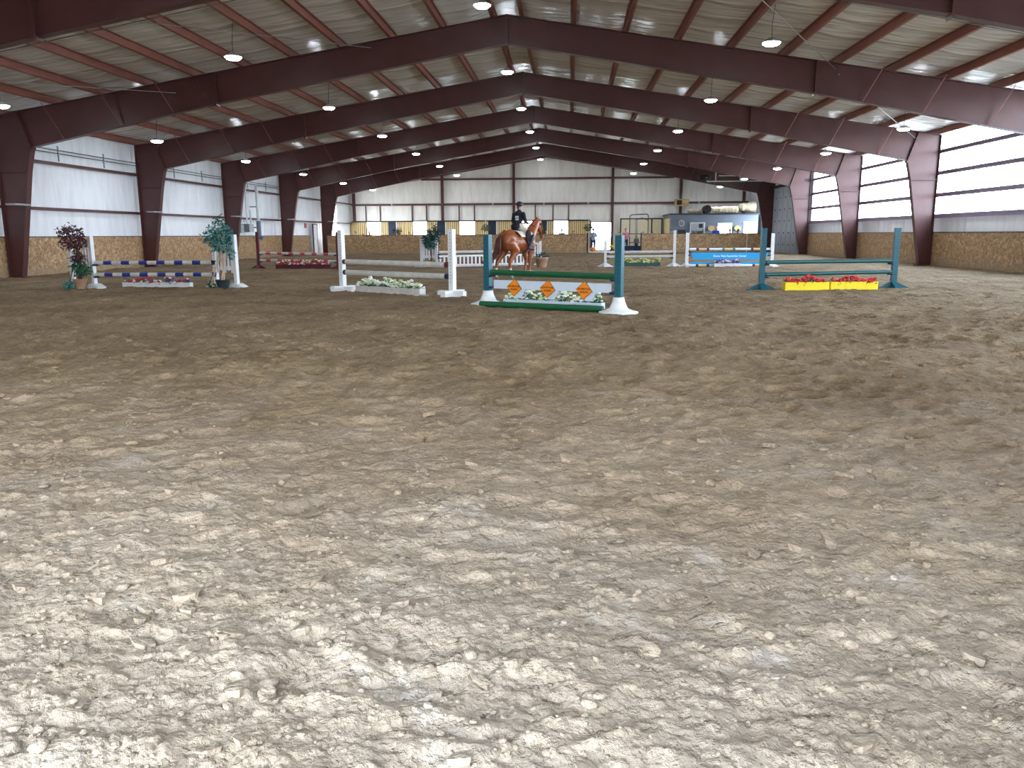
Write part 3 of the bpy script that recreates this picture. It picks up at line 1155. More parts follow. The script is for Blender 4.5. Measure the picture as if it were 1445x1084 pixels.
for x in (-.85, .65):
    for yy in (-.35, .35):
        MB().box(x - .03, x + .03, yy - .03, yy + .03, 0, .42).build('leg', M['black'], t)
tag(MB().ell((3.95, 62.1, .22), (.24, .24, .2)).tube((3.95, 62.1, .4), (3.98, 62.08, .5), .025, .02, 6, 0).build('pumpkin', mat('orange_rind', (220, 130, 50), .5)),
    'round orange pumpkin on the ground at the left of the far gateway', 'pumpkin')

# small bright fixtures on the end wall girt
for i, u in enumerate((555, 626, 697, 768, 829, 984)):
    x = ux(u) - (.3 if u > 900 else 0)
    t = thing('wall_fixture', 'small white round fixture on the end wall girt, %s from the left' % ORD[i], 'fixture', (x, YB - .24, 4.17), 0, 'fixtures on the end wall girt')
    MB().ell((0, -.04, 0), (.07, .06, .07), nu=10, nv=7).build('globe', M['white'], t)
    MB().box(-.05, .05, -.02, .02, -.05, .05).build('bracket', M['galv'], t)

# pipes and heater hung at the far right
t = thing('hung_heater', 'dark blower heater with white pipes hung under the far right rafters', 'heater', (12.1, 57.2, 5.0))
MB().ell((-.6, 0, .28), (.45, .25, .22)).build('blower', M['black'], t)
MB().box(-.4, 4.2, -.03, .03, -.03, .05).box(.4, 3.8, -.03, .03, .35, .42).build('pipe', M['oldwhite'], t)
for x in (.18, 1.87):
    MB().box(x - .04, x + .04, -.03, .03, 0, rtop(12.1 + x) - 4.99).build('hanger', M['oldwhite'], t)

# electrical gear on left wall
t = thing('electrical_box', 'grey electrical boxes with white conduits on the left wall', 'electrical box', (-17.75, 48.4, 0))
MB().box(-.44, .06, -.35, .35, 1.65, 2.15).build('box_body', M['galv'], t)
MB().box(-.44, -.1, -1.2, -.8, 1.6, 2.1).build('small_box', M['galv'], t)
for yy, z0, z1 in ((-.5, 2.15, 4.5), (.1, 2.15, 3.0)):
    MB().tube((0, yy, z0), (0, yy, z1), .055, n=8).build('conduit', M['white'], t)
t = thing('drain_pipe', 'white pipe ending in a dark grey lower section on the left wall', 'pipe', (-17.7, 49.6, 0))
MB().tube((0, 0, 2.3), (0, 0, 4.5), .1, n=12).build('upper_pipe', M['white'], t)
MB().box(-.5, .0, -.04, .04, 3.2, 3.28).box(-.5, .0, -.04, .04, 1.9, 1.98).build('wall_bracket', M['galv'], t)
MB().tube((0, 0, 1.35), (0, 0, 2.35), .14, n=12).tube((0, 0, 1.35), (.25, 0, 1.28), .14, n=12).build('lower_pipe', M['grey'], t)

# cables under the roof
for i, (p, q, lab) in enumerate([
    ((-17.4, 17.93, 5.4), (-11.3, 27.0, 6.2), 'thin pale cable from left eave to the large frame'),
    ((-11.0, 17.93, 6.55), (-4.5, 27.0, 7.5), 'thin pale cable stretched over the left roof slope'),
    ((4.6, 17.93, 7.5), (10.5, 27.0, 6.55), 'bright diagonal rod on the right roof slope'),
    ((-17.0, 20.5, 5.4), (-3.0, 20.2, 7.7), 'dark wire spanning the left slope, nearest bay'),
    ((6.0, 20.2, 7.3), (17.0, 21.5, 5.5), 'thin wire spanning the right slope, nearest bay'),
    ((10.6, 27.0, 6.4), (16.9, 36.1, 5.4), 'thin brace wire in the second bay on the right'),
    ((-10.6, 27.0, 6.4), (-16.9, 36.1, 5.4), 'thin brace wire in the second bay on the left')]):
    tag(MB().tube(p, q, .013, n=6).build('roof_cable', M['rope']), lab, 'cable')

# ------------------------------------------------------------------ lamps
def make_lamp(drop):
    t_ = thing('bay_lamp', 'x', 'lamp')
    MB().lathe([(.04, .13), (.10, .12), (.16, .07), (.23, .03), (.25, 0.0)], n=20).build('lamp_housing', M['alu'], t_)
    MB().lathe([(.0, -.07), (.17, -.06), (.232, -.01), (.235, .012), (0, .012)], n=20).build('diffuser', M['lamp'], t_)
    MB().tube((0, 0, .12), (.0, 0, drop * .5), .008, n=6).tube((0, 0, drop * .5), (.05, 0, drop), .008, n=6).build('cord', M['dark'], t_)
    return t_


def copy_tree(o, parent=None):
    c = o.copy()
    COL.objects.link(c)
    if parent:
        c.parent = parent
    for ch in o.children:
        copy_tree(ch, c)
    return c


ROWS = [(-.41, 7.71, 23.27, 'ridge'), (-7.6, 6.46, 23.15, 'left mid-slope'),
        (7.44, 6.44, 22.75, 'right mid-slope'), (-15.1, 5.32, 23.59, 'left wall'),
        (14.7, 5.29, 22.75, 'right wall')]
for x, z, y0, nm in ROWS:
    pr = make_lamp(rtop(x) + .2 - z)
    first = True
    for k in range(-2, 6):
        yy = y0 + k * BAY
        if yy > YB - 1:
            continue
        o = pr if first else copy_tree(pr)
        first = False
        o.location = (x, yy, z)
        n = k + 2
        o['label'] = 'lit round lamp hanging in the %s row, %s from the near end' % (nm, ORD[n])
        o['group'] = 'bay lamps'

# ------------------------------------------------------------------ show jumps
def foot_cross(mb, s=.32, h=.13):
    mb.prism([(-s, 0), (s, 0), (s, .05), (.07, h), (-.07, h), (-s, .05)], -.06, .06)
    # second foot at right angles
    n = len(mb.v)
    pr_ = [(-s, 0), (s, 0), (s, .05), (.07, h), (-.07, h), (-s, .05)]
    vs = [(-.055, y, z) for y, z in pr_] + [(.055, y, z) for y, z in pr_]
    m_ = 6
    mb.add(vs, [tuple(range(m_ - 1, -1, -1)), tuple(range(m_, 2 * m_))] + [(k, (k + 1) % m_, m_ + (k + 1) % m_, m_ + k) for k in range(m_)])


def cup(t_, z, dirx, m_='cup'):
    mb = MB()
    mb.box(min(0, dirx * .055), max(0, dirx * .055), -.05, .05, z - .06, z + .05)
    mb.lathe([(.0, 0), (.075, .0), (.09, .05), (.08, .05), (.06, .012)], (dirx * .1, 0, z - .075), 12)
    return mb.build('jump_cup', M[m_], t_)


def standard(label, x, y, h, postm, rz=0., cups=(), dirx=1, style='cross', footm=None, pw=.10, cupm='cup'):
    t_ = thing('jump_standard', label, 'jump standard', (x, y, zg(x, y) - .01), rz)
    footm = footm or postm
    z0 = .1
    f = MB()
    if style == 'cross':
        foot_cross(f)
    elif style == 'plank':
        f.box(-.07, .07, -.38, .38, 0, .15).box(-.36, .36, -.075, .055, 0, .14)
        f.box(-.36, -.1, -.12, .1, 0, .13)
    elif style == 'bell':
        f.lathe([(.36, 0), (.36, .035), (.26, .06), (.17, .1), (.115, .22), (.10, .30), (.085, .30)], n=28)
        z0 = .28
    elif style == 'pyramid':
        f.prism([(-.36, 0), (.36, 0), (.36, .02), (.06, .17), (-.06, .17), (-.36, .02)], -.07, .07)
        pr_ = [(-.36, 0), (.36, 0), (.36, .02), (.06, .17), (-.06, .17), (-.36, .02)]
        vs = [(-.07, a, b_) for a, b_ in pr_] + [(.07, a, b_) for a, b_ in pr_]
        f.add(vs, [(5, 4, 3, 2, 1, 0), (6, 7, 8, 9, 10, 11)] + [(k, (k + 1) % 6, 6 + (k + 1) % 6, 6 + k) for k in range(6)])
    f.build('foot', M[footm], t_)
    p = MB().box(-pw / 2, pw / 2, -pw / 2, pw / 2, z0, h)
    po = p.build('post', M[postm], t_)
    hl = MB()
    for z in np.arange(.35, h - .05, .075):
        hl.tube((0, -pw / 2 - .002, z), (0, -pw / 2 + .002, z), .011, n=8)
    hl.build('hole_row', M['dark'], po)
    for z in cups:
        cup(t_, z, dirx, cupm)
    return t_


def pole(label, A, B, r, cols, seq=None, name='jump_pole', n=14):
    A, B = Vector(A), Vector(B)
    t_loc = A
    d = B - A
    L_ = d.length
    mb = MB()
    seq = seq or [(0, 1)]
    tot = sum(s for _, s in seq)
    a = 0
    for c, s in seq:
        b_ = a + s / tot
        mb.tube(d * a, d * b_, r, r, n, c)
        a = b_
    o = mb.build(name, [M[c] for c in cols])
    o.location = A
    return tag(o, label, 'pole')


def leaves(mb, c, rad, n, size, rn, mi=0, droop=.3):
    for _ in range(n):
        while True:
            p = Vector((rn.uniform(-1, 1), rn.uniform(-1, 1), rn.uniform(-1, 1)))
            if .15 < p.length < 1:
                break
        q = Vector((p.x * rad[0], p.y * rad[1], p.z * rad[2])) + Vector(c)
        d = Vector((rn.uniform(-1, 1), rn.uniform(-1, 1), rn.uniform(-.9, .5))).normalized()
        sdv = d.cross(Vector((rn.uniform(-1, 1), rn.uniform(-1, 1), rn.uniform(-1, 1)))).normalized()
        s = size * rn.uniform(.6, 1.25)
        up_ = d.cross(sdv) * s * .12
        mb.add([q, q + d * s * .5 + sdv * s * .22 + up_, q + d * s, q + d * s * .5 - sdv * s * .22 + up_], [(0, 1, 2, 3)], mi)


def flowers(t_, L_, z, n, cols, seed, hgt=.16, wid=.1, leafm='leafgreen', clumps=None, size=.035):
    rn = random.Random(seed)
    g_ = MB()
    f = MB()
    for i in range(n):
        if clumps:
            c0, c1 = rn.choice(clumps)
            x = rn.uniform(c0, c1)
        else:
            x = rn.uniform(-L_ / 2, L_ / 2)
        yy = rn.uniform(-wid, wid)
        zz = z + hgt * rn.uniform(.25, 1.0) * (0.75 + .25 * math.sin(x * 9 + seed))
        g_.tube((x, yy * .5, z - .02), (x, yy, zz), .005, .004, 4)
        leaves(g_, (x, yy, zz - .05), (.06, .05, .05), 3, .07, rn)
        mi = rn.randrange(len(cols))
        s = size * rn.uniform(.7, 1.25)
        for k in range(5):
            a = k * 2 * math.pi / 5 + rn.random()
            f.ell((x + math.cos(a) * s * .55, yy - .01 + math.sin(a) * s * .45, zz + rn.uniform(-.3, .3) * s), (s * .5, s * .5, s * .4), mi, 6, 4)
        f.ell((x, yy, zz + s * .2), (s * .4, s * .4, s * .4), mi, 6, 4)
    a = g_.build('foliage', M[leafm], t_)
    a['kind'] = 'stuff'
    b_ = f.build('blossoms', [M[c] for c in cols], t_)
    b_['kind'] = 'stuff'


def flower_box(label, A, B, h, boxm, cols, n, seed, dep=.16, hgt=.17, leafm='leafgreen', clumps=None, z0=0, size=.035, slab=True):
    A, B = Vector(A), Vector(B)
    c = (A + B) / 2
    L_ = (B - A).length
    rz = math.atan2(B.y - A.y, B.x - A.x)
    t_ = thing('flower_box', label, 'flower box', (c.x, c.y, zg(c.x, c.y) + z0), rz)
    mb = MB()
    for y0, y1 in ((-dep / 2, -dep / 2 + .02), (dep / 2 - .02, dep / 2)):
        mb.box(-L_ / 2, L_ / 2, y0, y1, 0, h)
    for x0 in (-L_ / 2, L_ / 2 - .02):
        mb.box(x0, x0 + .02, -dep / 2 + .02, dep / 2 - .02, 0, h)
    mb.box(-L_ / 2 + .02, L_ / 2 - .02, -dep / 2 + .02, dep / 2 - .02, 0, h * .7)
    mb.build('box', M[boxm], t_)
    flowers(t_, L_ - .1, h * .8, n, cols, seed, hgt, dep * .45, leafm, clumps, size)
    return t_


def wing(label, xi, yi, xo, yo, hi, ho, seed, slat_z0=.42, cups=(), dirx=1):
    """wing standard: inner tall post with holes, outer post, pickets between"""
    t_ = thing('wing_standard', label, 'jump standard', (xi, yi, zg(xi, yi) - .01), math.atan2(yo - yi, xo - xi))
    L_ = math.hypot(xo - xi, yo - yi)
    for nm, x, h in (('post', 0, hi), ('post', L_, ho)):
        o = MB().box(x - .055, x + .055, -.05, .05, .08, h).build(nm, M['white'], t_)
        if x == 0:
            hl = MB()
            for z in np.arange(.3, h - .04, .085):
                hl.tube((0, -.052, z), (0, -.048, z), .014, n=8)
            hl.build('hole_row', M['cup'], o)
        f = MB()
        pr_ = [(-.3, 0), (.3, 0), (.3, .05), (.08, .14), (-.08, .14), (-.3, .05)]
        f.prism([(x + a, b_) for a, b_ in pr_], -.13, .13)
        f.build('foot', M['white'], t_)
    r_ = MB().box(.05, L_ - .05, -.02, .02, slat_z0 + .08, slat_z0 + .18)
    r_.build('rail', M['white'], t_)
    r_ = MB()
    r_.bar((.05, 0, hi - .12), (L_ - .05, 0, ho - .12), .04, .08)
    r_.build('rail', M['white'], t_)
    ns = max(3, int(L_ / .13))
    for i in range(ns):
        x = .05 + (L_ - .1) * (i + .5) / ns
        zt = hi + (ho - hi) * x / L_ - .2 - .05 * math.cos(i * 2.1)
        MB().box(x - .035, x + .035, -.035, -.02, slat_z0 + (.06 if i % 2 else 0), zt).build('picket', M['white'], t_)
    for z in cups:
        mb = MB().box(-.06, .06, -.09, -.05, z - .07, z + .05)
        mb.lathe([(.0, 0), (.075, .0), (.09, .05), (.08, .05), (.06, .012)], (dirx * .12, 0, z - .075), 12)
        mb.build('jump_cup', M['cup'], t_)
    return t_


# -- jump 1, blue and white, left
zj = zg(-9.5, 21.5)
wing('white picket wing standard behind the purple-leaved plant', -11.32, 21.35, -12.2, 21.75, 1.46, 1.1, 1, cups=(.71, .38), dirx=-1)
wing('white picket wing standard behind the blue-green tree', -7.76, 21.35, -7.05, 21.05, 1.44, 1.46, 2, cups=(.71, .38), dirx=-1)
st = [(0, 1.1)] + [(1, 1), (0, 1.15)] * 5 + [(1, 1), (0, 1.2)]
pole('blue and white striped pole, upper one at the left jump', (-11.22, 21.3, .715 + zj), (-7.85, 21.28, .715 + zj), .055, ['oldwhite', 'blue'], st)
pole('blue and white striped pole, lower one at the left jump', (-11.22, 21.3, .385 + zj), (-7.85, 21.28, .385 + zj), .055, ['oldwhite', 'blue'], st)
flower_box('low white flower box with red, white and blue flowers under the striped poles', (-10.7, 21.75, 0), (-8.62, 21.6, 0), .13, 'white',
           ['petalr', 'petalr', 'petalw', 'petalb'], 85, 5, hgt=.19, leafm='leafgreen', size=.045)


def potted_tree(label, x, y, trunkm, potm, crowns, trunk_h, ph=.26, pr=.2, seed=1, size=.11, under=None, twist=True, name='potted_tree'):
    rn = random.Random(seed)
    t_ = thing(name, label, 'plant', (x, y, zg(x, y) - .02))
    MB().lathe([(pr * .68, 0), (pr * .95, ph * .9), (pr, ph * .92), (pr, ph), (pr * .85, ph), (pr * .82, ph * .9), (0.0, ph * .88)], n=20).build('pot', M[potm], t_)
    mb = MB()
    for k in range(2 if twist else 1):
        pts = []
        for i in range(10):
            tt = i / 9
            a = tt * 5 + k * math.pi
            rr = .028 if twist else 0
            pts.append(Vector((math.cos(a) * rr + .05 * math.sin(tt * 3), math.sin(a) * rr, ph * .8 + (trunk_h - ph * .8) * tt)))
        for a, b_ in zip(pts[:-1], pts[1:]):
            mb.cap(a, b_, .024, .022, n=8)
    for c, rad, n, _m in crowns:
        for i in range(5):
            e = Vector(c) + Vector((rn.uniform(-.8, .8) * rad[0], rn.uniform(-.8, .8) * rad[1], rn.uniform(-.5, .8) * rad[2]))
            mb.tube(pts[-1], e, .012, .004, 6)
    mb.build('trunk', M[trunkm], t_)
    for c, rad, n, m_ in crowns:
        lf = MB()
        leaves(lf, c, rad, n, size, rn)
        o = lf.build('foliage', M[m_], t_)
        o['kind'] = 'stuff'
    return t_


potted_tree('tall purple-leaved plant with green leaves below in a tan pot, left jump', -11.62, 21.15, 'dtrunk', 'pot',
            [((-.1, 0, 1.42), (.42, .3, .33), 420, 'leafpurple'), ((-.15, 0, 1.68), (.34, .22, .14), 90, 'leafpurple'), ((0, 0, .88), (.22, .2, .22), 110, 'leafpurple'),
             ((.1, -.05, .58), (.3, .22, .2), 230, 'leafgreen'), ((-.25, -.1, .14), (.2, .18, .12), 90, 'leafteal')], 1.1, ph=.3, pr=.19, seed=3)
potted_tree('blue-green leaved tree with twisted pale trunk in a dark pot, left jump', -7.36, 20.85, 'trunk', 'potdark',
            [((0, 0, 1.4), (.38, .3, .42), 460, 'leafteal'), ((-.38, 0, 1.38), (.17, .15, .13), 50, 'leafteal'), ((.28, 0, .98), (.12, .12, .2), 45, 'leafteal'),
             ((.03, 0, 1.83), (.16, .14, .22), 40, 'leafdark'), ((0, .05, 1.35), (.25, .2, .35), 160, 'leafdark'), ((-.32, -.05, .1), (.12, .12, .08), 30, 'leafgreen')],
            1.1, ph=.26, pr=.2, seed=9, size=.12)

# -- jump 2, white poles, centre left
standard('white jump standard with plank foot, left end of the plain white jump', -3.83, 20.2, 1.58, 'white', -.5, (), 1, 'plank', pw=.13)
standard('white jump standard with plank foot, right end of the plain white jump', -.66, 18.3, 1.56, 'white', -.5, (), 1, 'plank', pw=.13)
zj = zg(-2.2, 19.3)
for z0_, lab in ((.73, 'upper'), (.46, 'lower')):
    pole('plain weathered white pole, %s one of the centre-left jump' % lab, (-3.75, 20.1, z0_ + zj + .02), (-.74, 18.28, z0_ + zj), .066, ['oldwhite', 'burg' if lab == 'upper' else 'cup'],
         [(1, .25), (0, 9), (1, .25)])
flower_box('greyish white flower box with white and green blossoms under the plain white poles', (-3.35, 19.95, 0), (-1.42, 18.55, 0), .17, 'oldwhite',
           ['petalw', 'petalw', 'petalg'], 150, 8, hgt=.26, dep=.2, size=.05)
tag(MB().box(-1.62, -1.25, 18.3, 18.42, -.02, .03).build('wood_chip', M['oldwhite']), 'small pale board lying at the right end of the greyish flower box', 'board')

# -- jump 3, front green jump with diamond signs
standard('teal jump standard in a round white base, left end of the front green jump', .42, 15.95, 1.42, 'teal', -.5, (.66, .42), 1, 'bell', 'white', pw=.13)
standard('teal jump standard in a round white base, right end of the front green jump', 2.98, 14.5, 1.42, 'teal', -.5, (.66, .42), -1, 'bell', 'white', pw=.13)
zj = zg(1.7, 15.2)
pole('dark green pole, top one of the front jump', (.50, 15.88, .70 + zj), (2.92, 14.52, .68 + zj), .06, ['green'])
pole('dark green ground pole lying before the front jump', (.30, 15.58, zj + .085), (2.70, 14.62, zj + .075), .062, ['green'], name='ground_pole')
A = Vector((.52, 15.86, .46 + zj))
B = Vector((2.88, 14.53, .46 + zj))
d = B - A
t = thing('jump_plank', 'pale blue-white plank carrying three orange diamond signs, front jump', 'plank', A, math.atan2(d.y, d.x))
L_ = d.length
pk = MB()
pk.box(.04, L_ - .04, -.015, .015, -.08, .09)
pk.build('board', M['plankw'], t)
NRM = -.018
for i, fx in enumerate((.215, .50, .795)):
    x = L_ * fx
    bk = MB()
    s = .185
    bk.prism([(x - .12, -.08), (x + .2, -.08), (x + .1, -.25), (x - .02, -.25)], -.012, .012)
    bk.build('sign_backing', M['plankw'], t)
    c, zc = x - .04, -.05
    rt_ = math.radians((0, 0, 0)[i] - 6)

    def dia(s_, y0, y1):
        pts_ = [(0, s_), (-s_, 0), (0, -s_), (s_, 0)]
        return MB().prism([(c + a * math.cos(rt_) - b_ * math.sin(rt_), zc + a * math.sin(rt_) + b_ * math.cos(rt_)) for a, b_ in pts_], y0, y1)
    sg = dia(.178, -.026, -.016).build('diamond_sign', M['ink'], t)
    dia(.168, -.029, -.026).build('sign_face', M['orange'], sg)
    for k, wd in enumerate(('ADVENTURE', 'AHEAD')):
        cu = bpy.data.curves.new('txt', 'FONT')
        cu.body = wd
        cu.size = .047 if k == 0 else .052
        cu.align_x = 'CENTER'
        cu.extrude = .001
        cu.offset = .0012
        ob = bpy.data.objects.new('txt', cu)
        COL.objects.link(ob)
        dg = bpy.context.evaluated_depsgraph_get()
        me = bpy.data.meshes.new_from_object(ob.evaluated_get(dg))
        bpy.data.objects.remove(ob)
        me.materials.clear()
        me.materials.append(M['ink'])
        lo = bpy.data.objects.new('lettering', me)
        COL.objects.link(lo)
        lo.parent = sg
        lo.location = (c, -.031, zc + (.012 if k == 0 else -.048))
        lo.rotation_euler = (HP, 0, 0)
flower_box('white flower box with clumps of white flowers under the orange diamond signs', (.78, 15.95, 0), (2.72, 14.98, 0), .15, 'plankw',
           ['petalw', 'petalw', 'petalg'], 110, 12, hgt=.24, dep=.18, clumps=[(-1.05, -.7), (-.7, -.15), (.1, .35), (.4, .7), (.8, 1.05)], size=.042)

# -- jump 4, burgundy, back left
standard('burgundy jump standard on a low pyramid foot, left end of the red-striped jump', -11.55, 33.9, 1.60, 'burg', 0, (.67, .36), 1, 'pyramid', pw=.12)
standard('burgundy jump standard mostly hidden behind a white post, right end of the red-striped jump', -7.72, 33.0, 1.55, 'burg', 0, (.63, .33), -1, 'pyramid', pw=.12)
zj = zg(-9.6, 33.4)
st = [(0, 1.4)] + [(1, 1), (0, 1.5)] * 5 + [(1, 1), (0, 1.6)]
pole('red and white striped pole, upper one at the back left jump', (-11.45, 33.85, .68 + zj), (-7.8, 33.02, .64 + zj), .058, ['oldwhite', 'red'], st)
pole('red and white striped pole, lower one at the back left jump', (-11.45, 33.85, .37 + zj), (-7.8, 33.02, .34 + zj), .058, ['oldwhite', 'red'], st)
flower_box('burgundy flower box with red and white flowers under the red-striped poles', (-10.5, 33.2, 0), (-8.05, 33.0, 0), .2, 'burg', ['petalr', 'petalw', 'petalw', 'petalpink'], 110, 15, hgt=.26, size=.055)

# -- jump 5, white gate behind the horse
wing('white picket wing standard with a dark tree before it, left end of the gate jump', -3.72, 34.4, -4.4, 34.45, 1.35, 1.35, 4, slat_z0=.35, cups=(.62, .47), dirx=-1)
wing('white picket wing standard behind the horse, right end of the gate jump', .0, 36.6, .75, 36.7, 1.2, 1.1, 5, slat_z0=.35)
zj = zg(-2, 35)
pole('weathered white pole above the white gate', (-3.62, 34.42, .66 + zj), (-.08, 36.5, .66 + zj), .06, ['oldwhite'])
A = Vector((-3.6, 34.35, .0 + zg(-2, 35.3)))
B = Vector((-.1, 36.4, 0))
rz = math.atan2(B.y - A.y, B.x - A.x)
L_ = math.hypot(B.x - A.x, B.y - A.y)
t = thing('jump_gate', 'white picket gate panel hung behind the horse', 'gate', A, rz)
MB().box(0, L_, -.02, .02, .45, .53).build('top_rail', M['white'], t)
MB().box(0, L_, -.02, .02, .03, .13).build('bottom_rail', M['white'], t)
n = 22
for i in range(n):
    x = .05 + (L_ - .1) * i / (n - 1)
    MB().box(x - .035, x + .035, -.012, .012, .13, .45).build('picket', M['white'], t)
flower_box('low box of small red flowers behind the white gate', (-3.2, 34.85, 0), (-1.0, 36.1, 0), .08, 'white', ['petalr'], 40, 21, hgt=.14, size=.05)
pole('white ground pole in front of the white gate', (-3.7, 34.1, zj + .05), (-.3, 36.0, zj + .05), .055, ['oldwhite'], name='ground_pole')
potted_tree('dark teal leafy tree with brown trunk before the gate jump', -3.95, 34.1, 'dtrunk', 'pot',
            [((.02, 0, 1.25), (.38, .3, .42), 330, 'leafdark'), ((.25, 0, 1.6), (.28, .22, .3), 130, 'leafdark'), ((-.05, 0, 1.0), (.2, .2, .2), 90, 'leafteal')], 1.0, ph=.16, pr=.26, seed=14, twist=False, size=.15)
t = thing('flower_pot', 'grey-topped tan pot on the ground under the horse', 'pot', (.9, 33.9, zg(.9, 33.9)))
MB().lathe([(.2, 0), (.27, .35), (.29, .36), (.29, .42), (0, .40)], n=18).build('pot_body', M['pot'], t)
o = MB()
leaves(o, (0, 0, .52), (.3, .22, .12), 110, .12, random.Random(5))
o = o.build('foliage', M['leafdark'], t)
o['kind'] = 'stuff'

# -- jump 6, white with yellow flowers
standard('white jump standard on a small pyramid foot, left end of the yellow-flower jump', 3.70, 35.5, 1.15, 'white', 0, (.63, .43), 1, 'pyramid', pw=.11)
standard('white jump standard on a small pyramid foot, right end of the yellow-flower jump', 6.72, 35.4, 1.58, 'white', 0, (.63, .43), -1, 'pyramid', pw=.11)
zj = zg(5.2, 35.4)
pole('plain white pole, upper one of the yellow-flower jump', (3.78, 35.48, .64 + zj), (6.64, 35.42, .66 + zj), .06, ['oldwhite'])
pole('plain white pole, lower one of the yellow-flower jump', (3.78, 35.48, .44 + zj), (6.64, 35.42, .46 + zj), .06, ['oldwhite'])
flower_box('dark teal flower box with pale yellow flowers at the back right', (4.15, 36.2, 0), (6.2, 36.15, 0), .16, 'darkteal', ['petaly', 'petaly', 'petalw'], 110, 31, hgt=.26, size=.055)

# -- jump 7, sky-blue plank
standard('white jump standard at the left end of the sky-blue plank jump', 7.25, 35.25, 1.48, 'white', 0, (.72, .55), 1, 'pyramid', pw=.13)
standard('white jump standard at the right end of the sky-blue plank jump, behind a teal post', 10.9, 35.2, 1.45, 'white', 0, (.72, .55), -1, 'pyramid', pw=.13)
zj = zg(9, 35.2)
sq = [(0, 1.3), (1, .5), (2, 1.6), (1, .5), (0, 2.6), (3, .5), (2, 1.6), (3, .5), (0, 3.1), (1, .5), (2, 1.6), (1, .5), (0, 1.2)]
pole('white pole with purple, tan and turquoise bands, on top of the blue plank jump', (7.35, 35.2, .74 + zj), (10.8, 35.2, .74 + zj), .055, ['white', 'purple', 'cream', 'turq'], sq)
pole('white ground pole with purple, tan and turquoise bands at the blue plank jump', (7.3, 34.9, .05 + zj), (10.85, 34.9, .05 + zj), .055, ['white', 'purple', 'cream', 'turq'], sq, name='ground_pole')
t = thing('jump_plank', 'sky-blue plank with white lettering at the back right jump', 'plank', (7.4, 35.2, .43 + zj))
MB().prism([(0, .16), (3.4, .16), (3.28, .0), (3.22, -.13), (.12, -.13), (.08, .03)], -.015, .015).build('board', M['cyan'], t)
cu = bpy.data.curves.new('txt', 'FONT')
cu.body = 'Buena Vista Equestrian Center'
cu.size = .115
cu.align_x = 'CENTER'
cu.extrude = .001
cu.offset = .002
ob = bpy.data.objects.new('txt', cu)
COL.objects.link(ob)
dg = bpy.context.evaluated_depsgraph_get()
me = bpy.data.meshes.new_from_object(ob.evaluated_get(dg))
bpy.data.objects.remove(ob)
me.materials.clear()
me.materials.append(M['whiteink'])
lo = bpy.data.objects.new('lettering', me)
COL.objects.link(lo)
lo.parent = t
lo.location = (1.7, -.018, -.02)
lo.rotation_euler = (HP, 0, 0)
t = thing('lower_plank', 'second sky-blue plank standing on the ground under the lettered plank', 'plank', (7.4, 35.12, zj + .02))
MB().prism([(0, .17), (3.3, .17), (3.2, 0.02), (0, 0.02)], -.015, .015).build('board', M['cyan'], t)
flower_box('short white box of violet flowers before the sky-blue planks', (8.35, 34.72, 0), (9.45, 34.72, 0), .14, 'white', ['petalv', 'petalw', 'petalb'], 60, 41, hgt=.22, dep=.2, leafm='leafdark', size=.055)

# -- jump 8, teal, right
standard('dark teal jump standard on a low pyramid foot, left end of the yellow-box jump', 6.98, 20.5, 1.55, 'teal', 0, (.69, .38), 1, 'pyramid', pw=.13)
standard('dark teal jump standard on a low pyramid foot, right end of the yellow-box jump', 10.55, 21.25, 1.55, 'teal', 0, (.69, .42), -1, 'pyramid', pw=.13)
zj = zg(8.8, 20.9)
pole('dark teal pole, upper one of the right jump', (7.08, 20.52, .71 + zj), (10.46, 21.22, .72 + zj), .05, ['darkteal'])
pole('dark teal pole, lower one of the right jump', (7.08, 20.52, .40 + zj), (10.46, 21.22, .43 + zj), .05, ['darkteal'])
flower_box('bright yellow flower box with red flowers, left one of the pair', (7.48, 20.25, 0), (8.60, 20.38, 0), .2, 'yellow', ['petalpink', 'petalr'], 70, 51, hgt=.22, dep=.2, leafm='leafolive', size=.045)
flower_box('bright yellow flower box with red flowers, right one of the pair', (8.64, 20.385, 0), (9.84, 20.52, 0), .2, 'yellow', ['petalpink', 'petalr'], 70, 52, hgt=.2, dep=.2, leafm='leafolive', size=.045)

# plants by the far partition
for (x, y, z, lab) in ((-11.35, 61.75, 1.75, 'olive hanging plant on a post behind the far partition, left of the windows'),
                       (-4.4, 61.75, 1.95, 'olive hanging plant on a post behind the far partition, centre left'),
                       (3.6, 61.75, 1.95, 'dark hanging plant on a post at the left edge of the far gateway')):
    t = thing('hanging_plant', lab, 'plant', (x, y, 0))
    MB().box(-.04, .04, -.04, .04, 0, z + .55).build('post', M['oldwhite'], t)
    MB().lathe([(.09, -.22), (.14, -.05), (.14, -.03), (0, -.04)], (0, -.14, z), 12).build('pot', M['pot'], t)
    o = MB()
    leaves(o, (0, -.14, z), (.38, .28, .26), 150, .16, random.Random(int(x * 10)))
    o = o.build('foliage', M['leafolive'], t)
    o['kind'] = 'stuff'
for i, (x, y) in enumerate(((5.45, 62.3), (5.95, 62.25))):
    t = thing('flower_pot', 'pot of bright yellow flowers at the far gateway, %s of two' % ('left' if i == 0 else 'right'), 'plant', (x, y, 0))
    MB().lathe([(.12, 0), (.18, .25), (.19, .27), (0, .26)], n=14).build('pot', M['potdark'], t)
    o = MB()
    rn = random.Random(i)
    for k in range(60):
        a, b_ = rn.uniform(0, 6.28), rn.uniform(0, 1.2)
        o.ell((.24 * math.cos(a) * math.sin(b_), .24 * math.sin(a) * math.sin(b_), .3 + .26 * math.cos(b_)), (.05, .05, .04), 0, 6, 4)
    o = o.build('blossoms', M['petalyy'], t)
    o['kind'] = 'stuff'

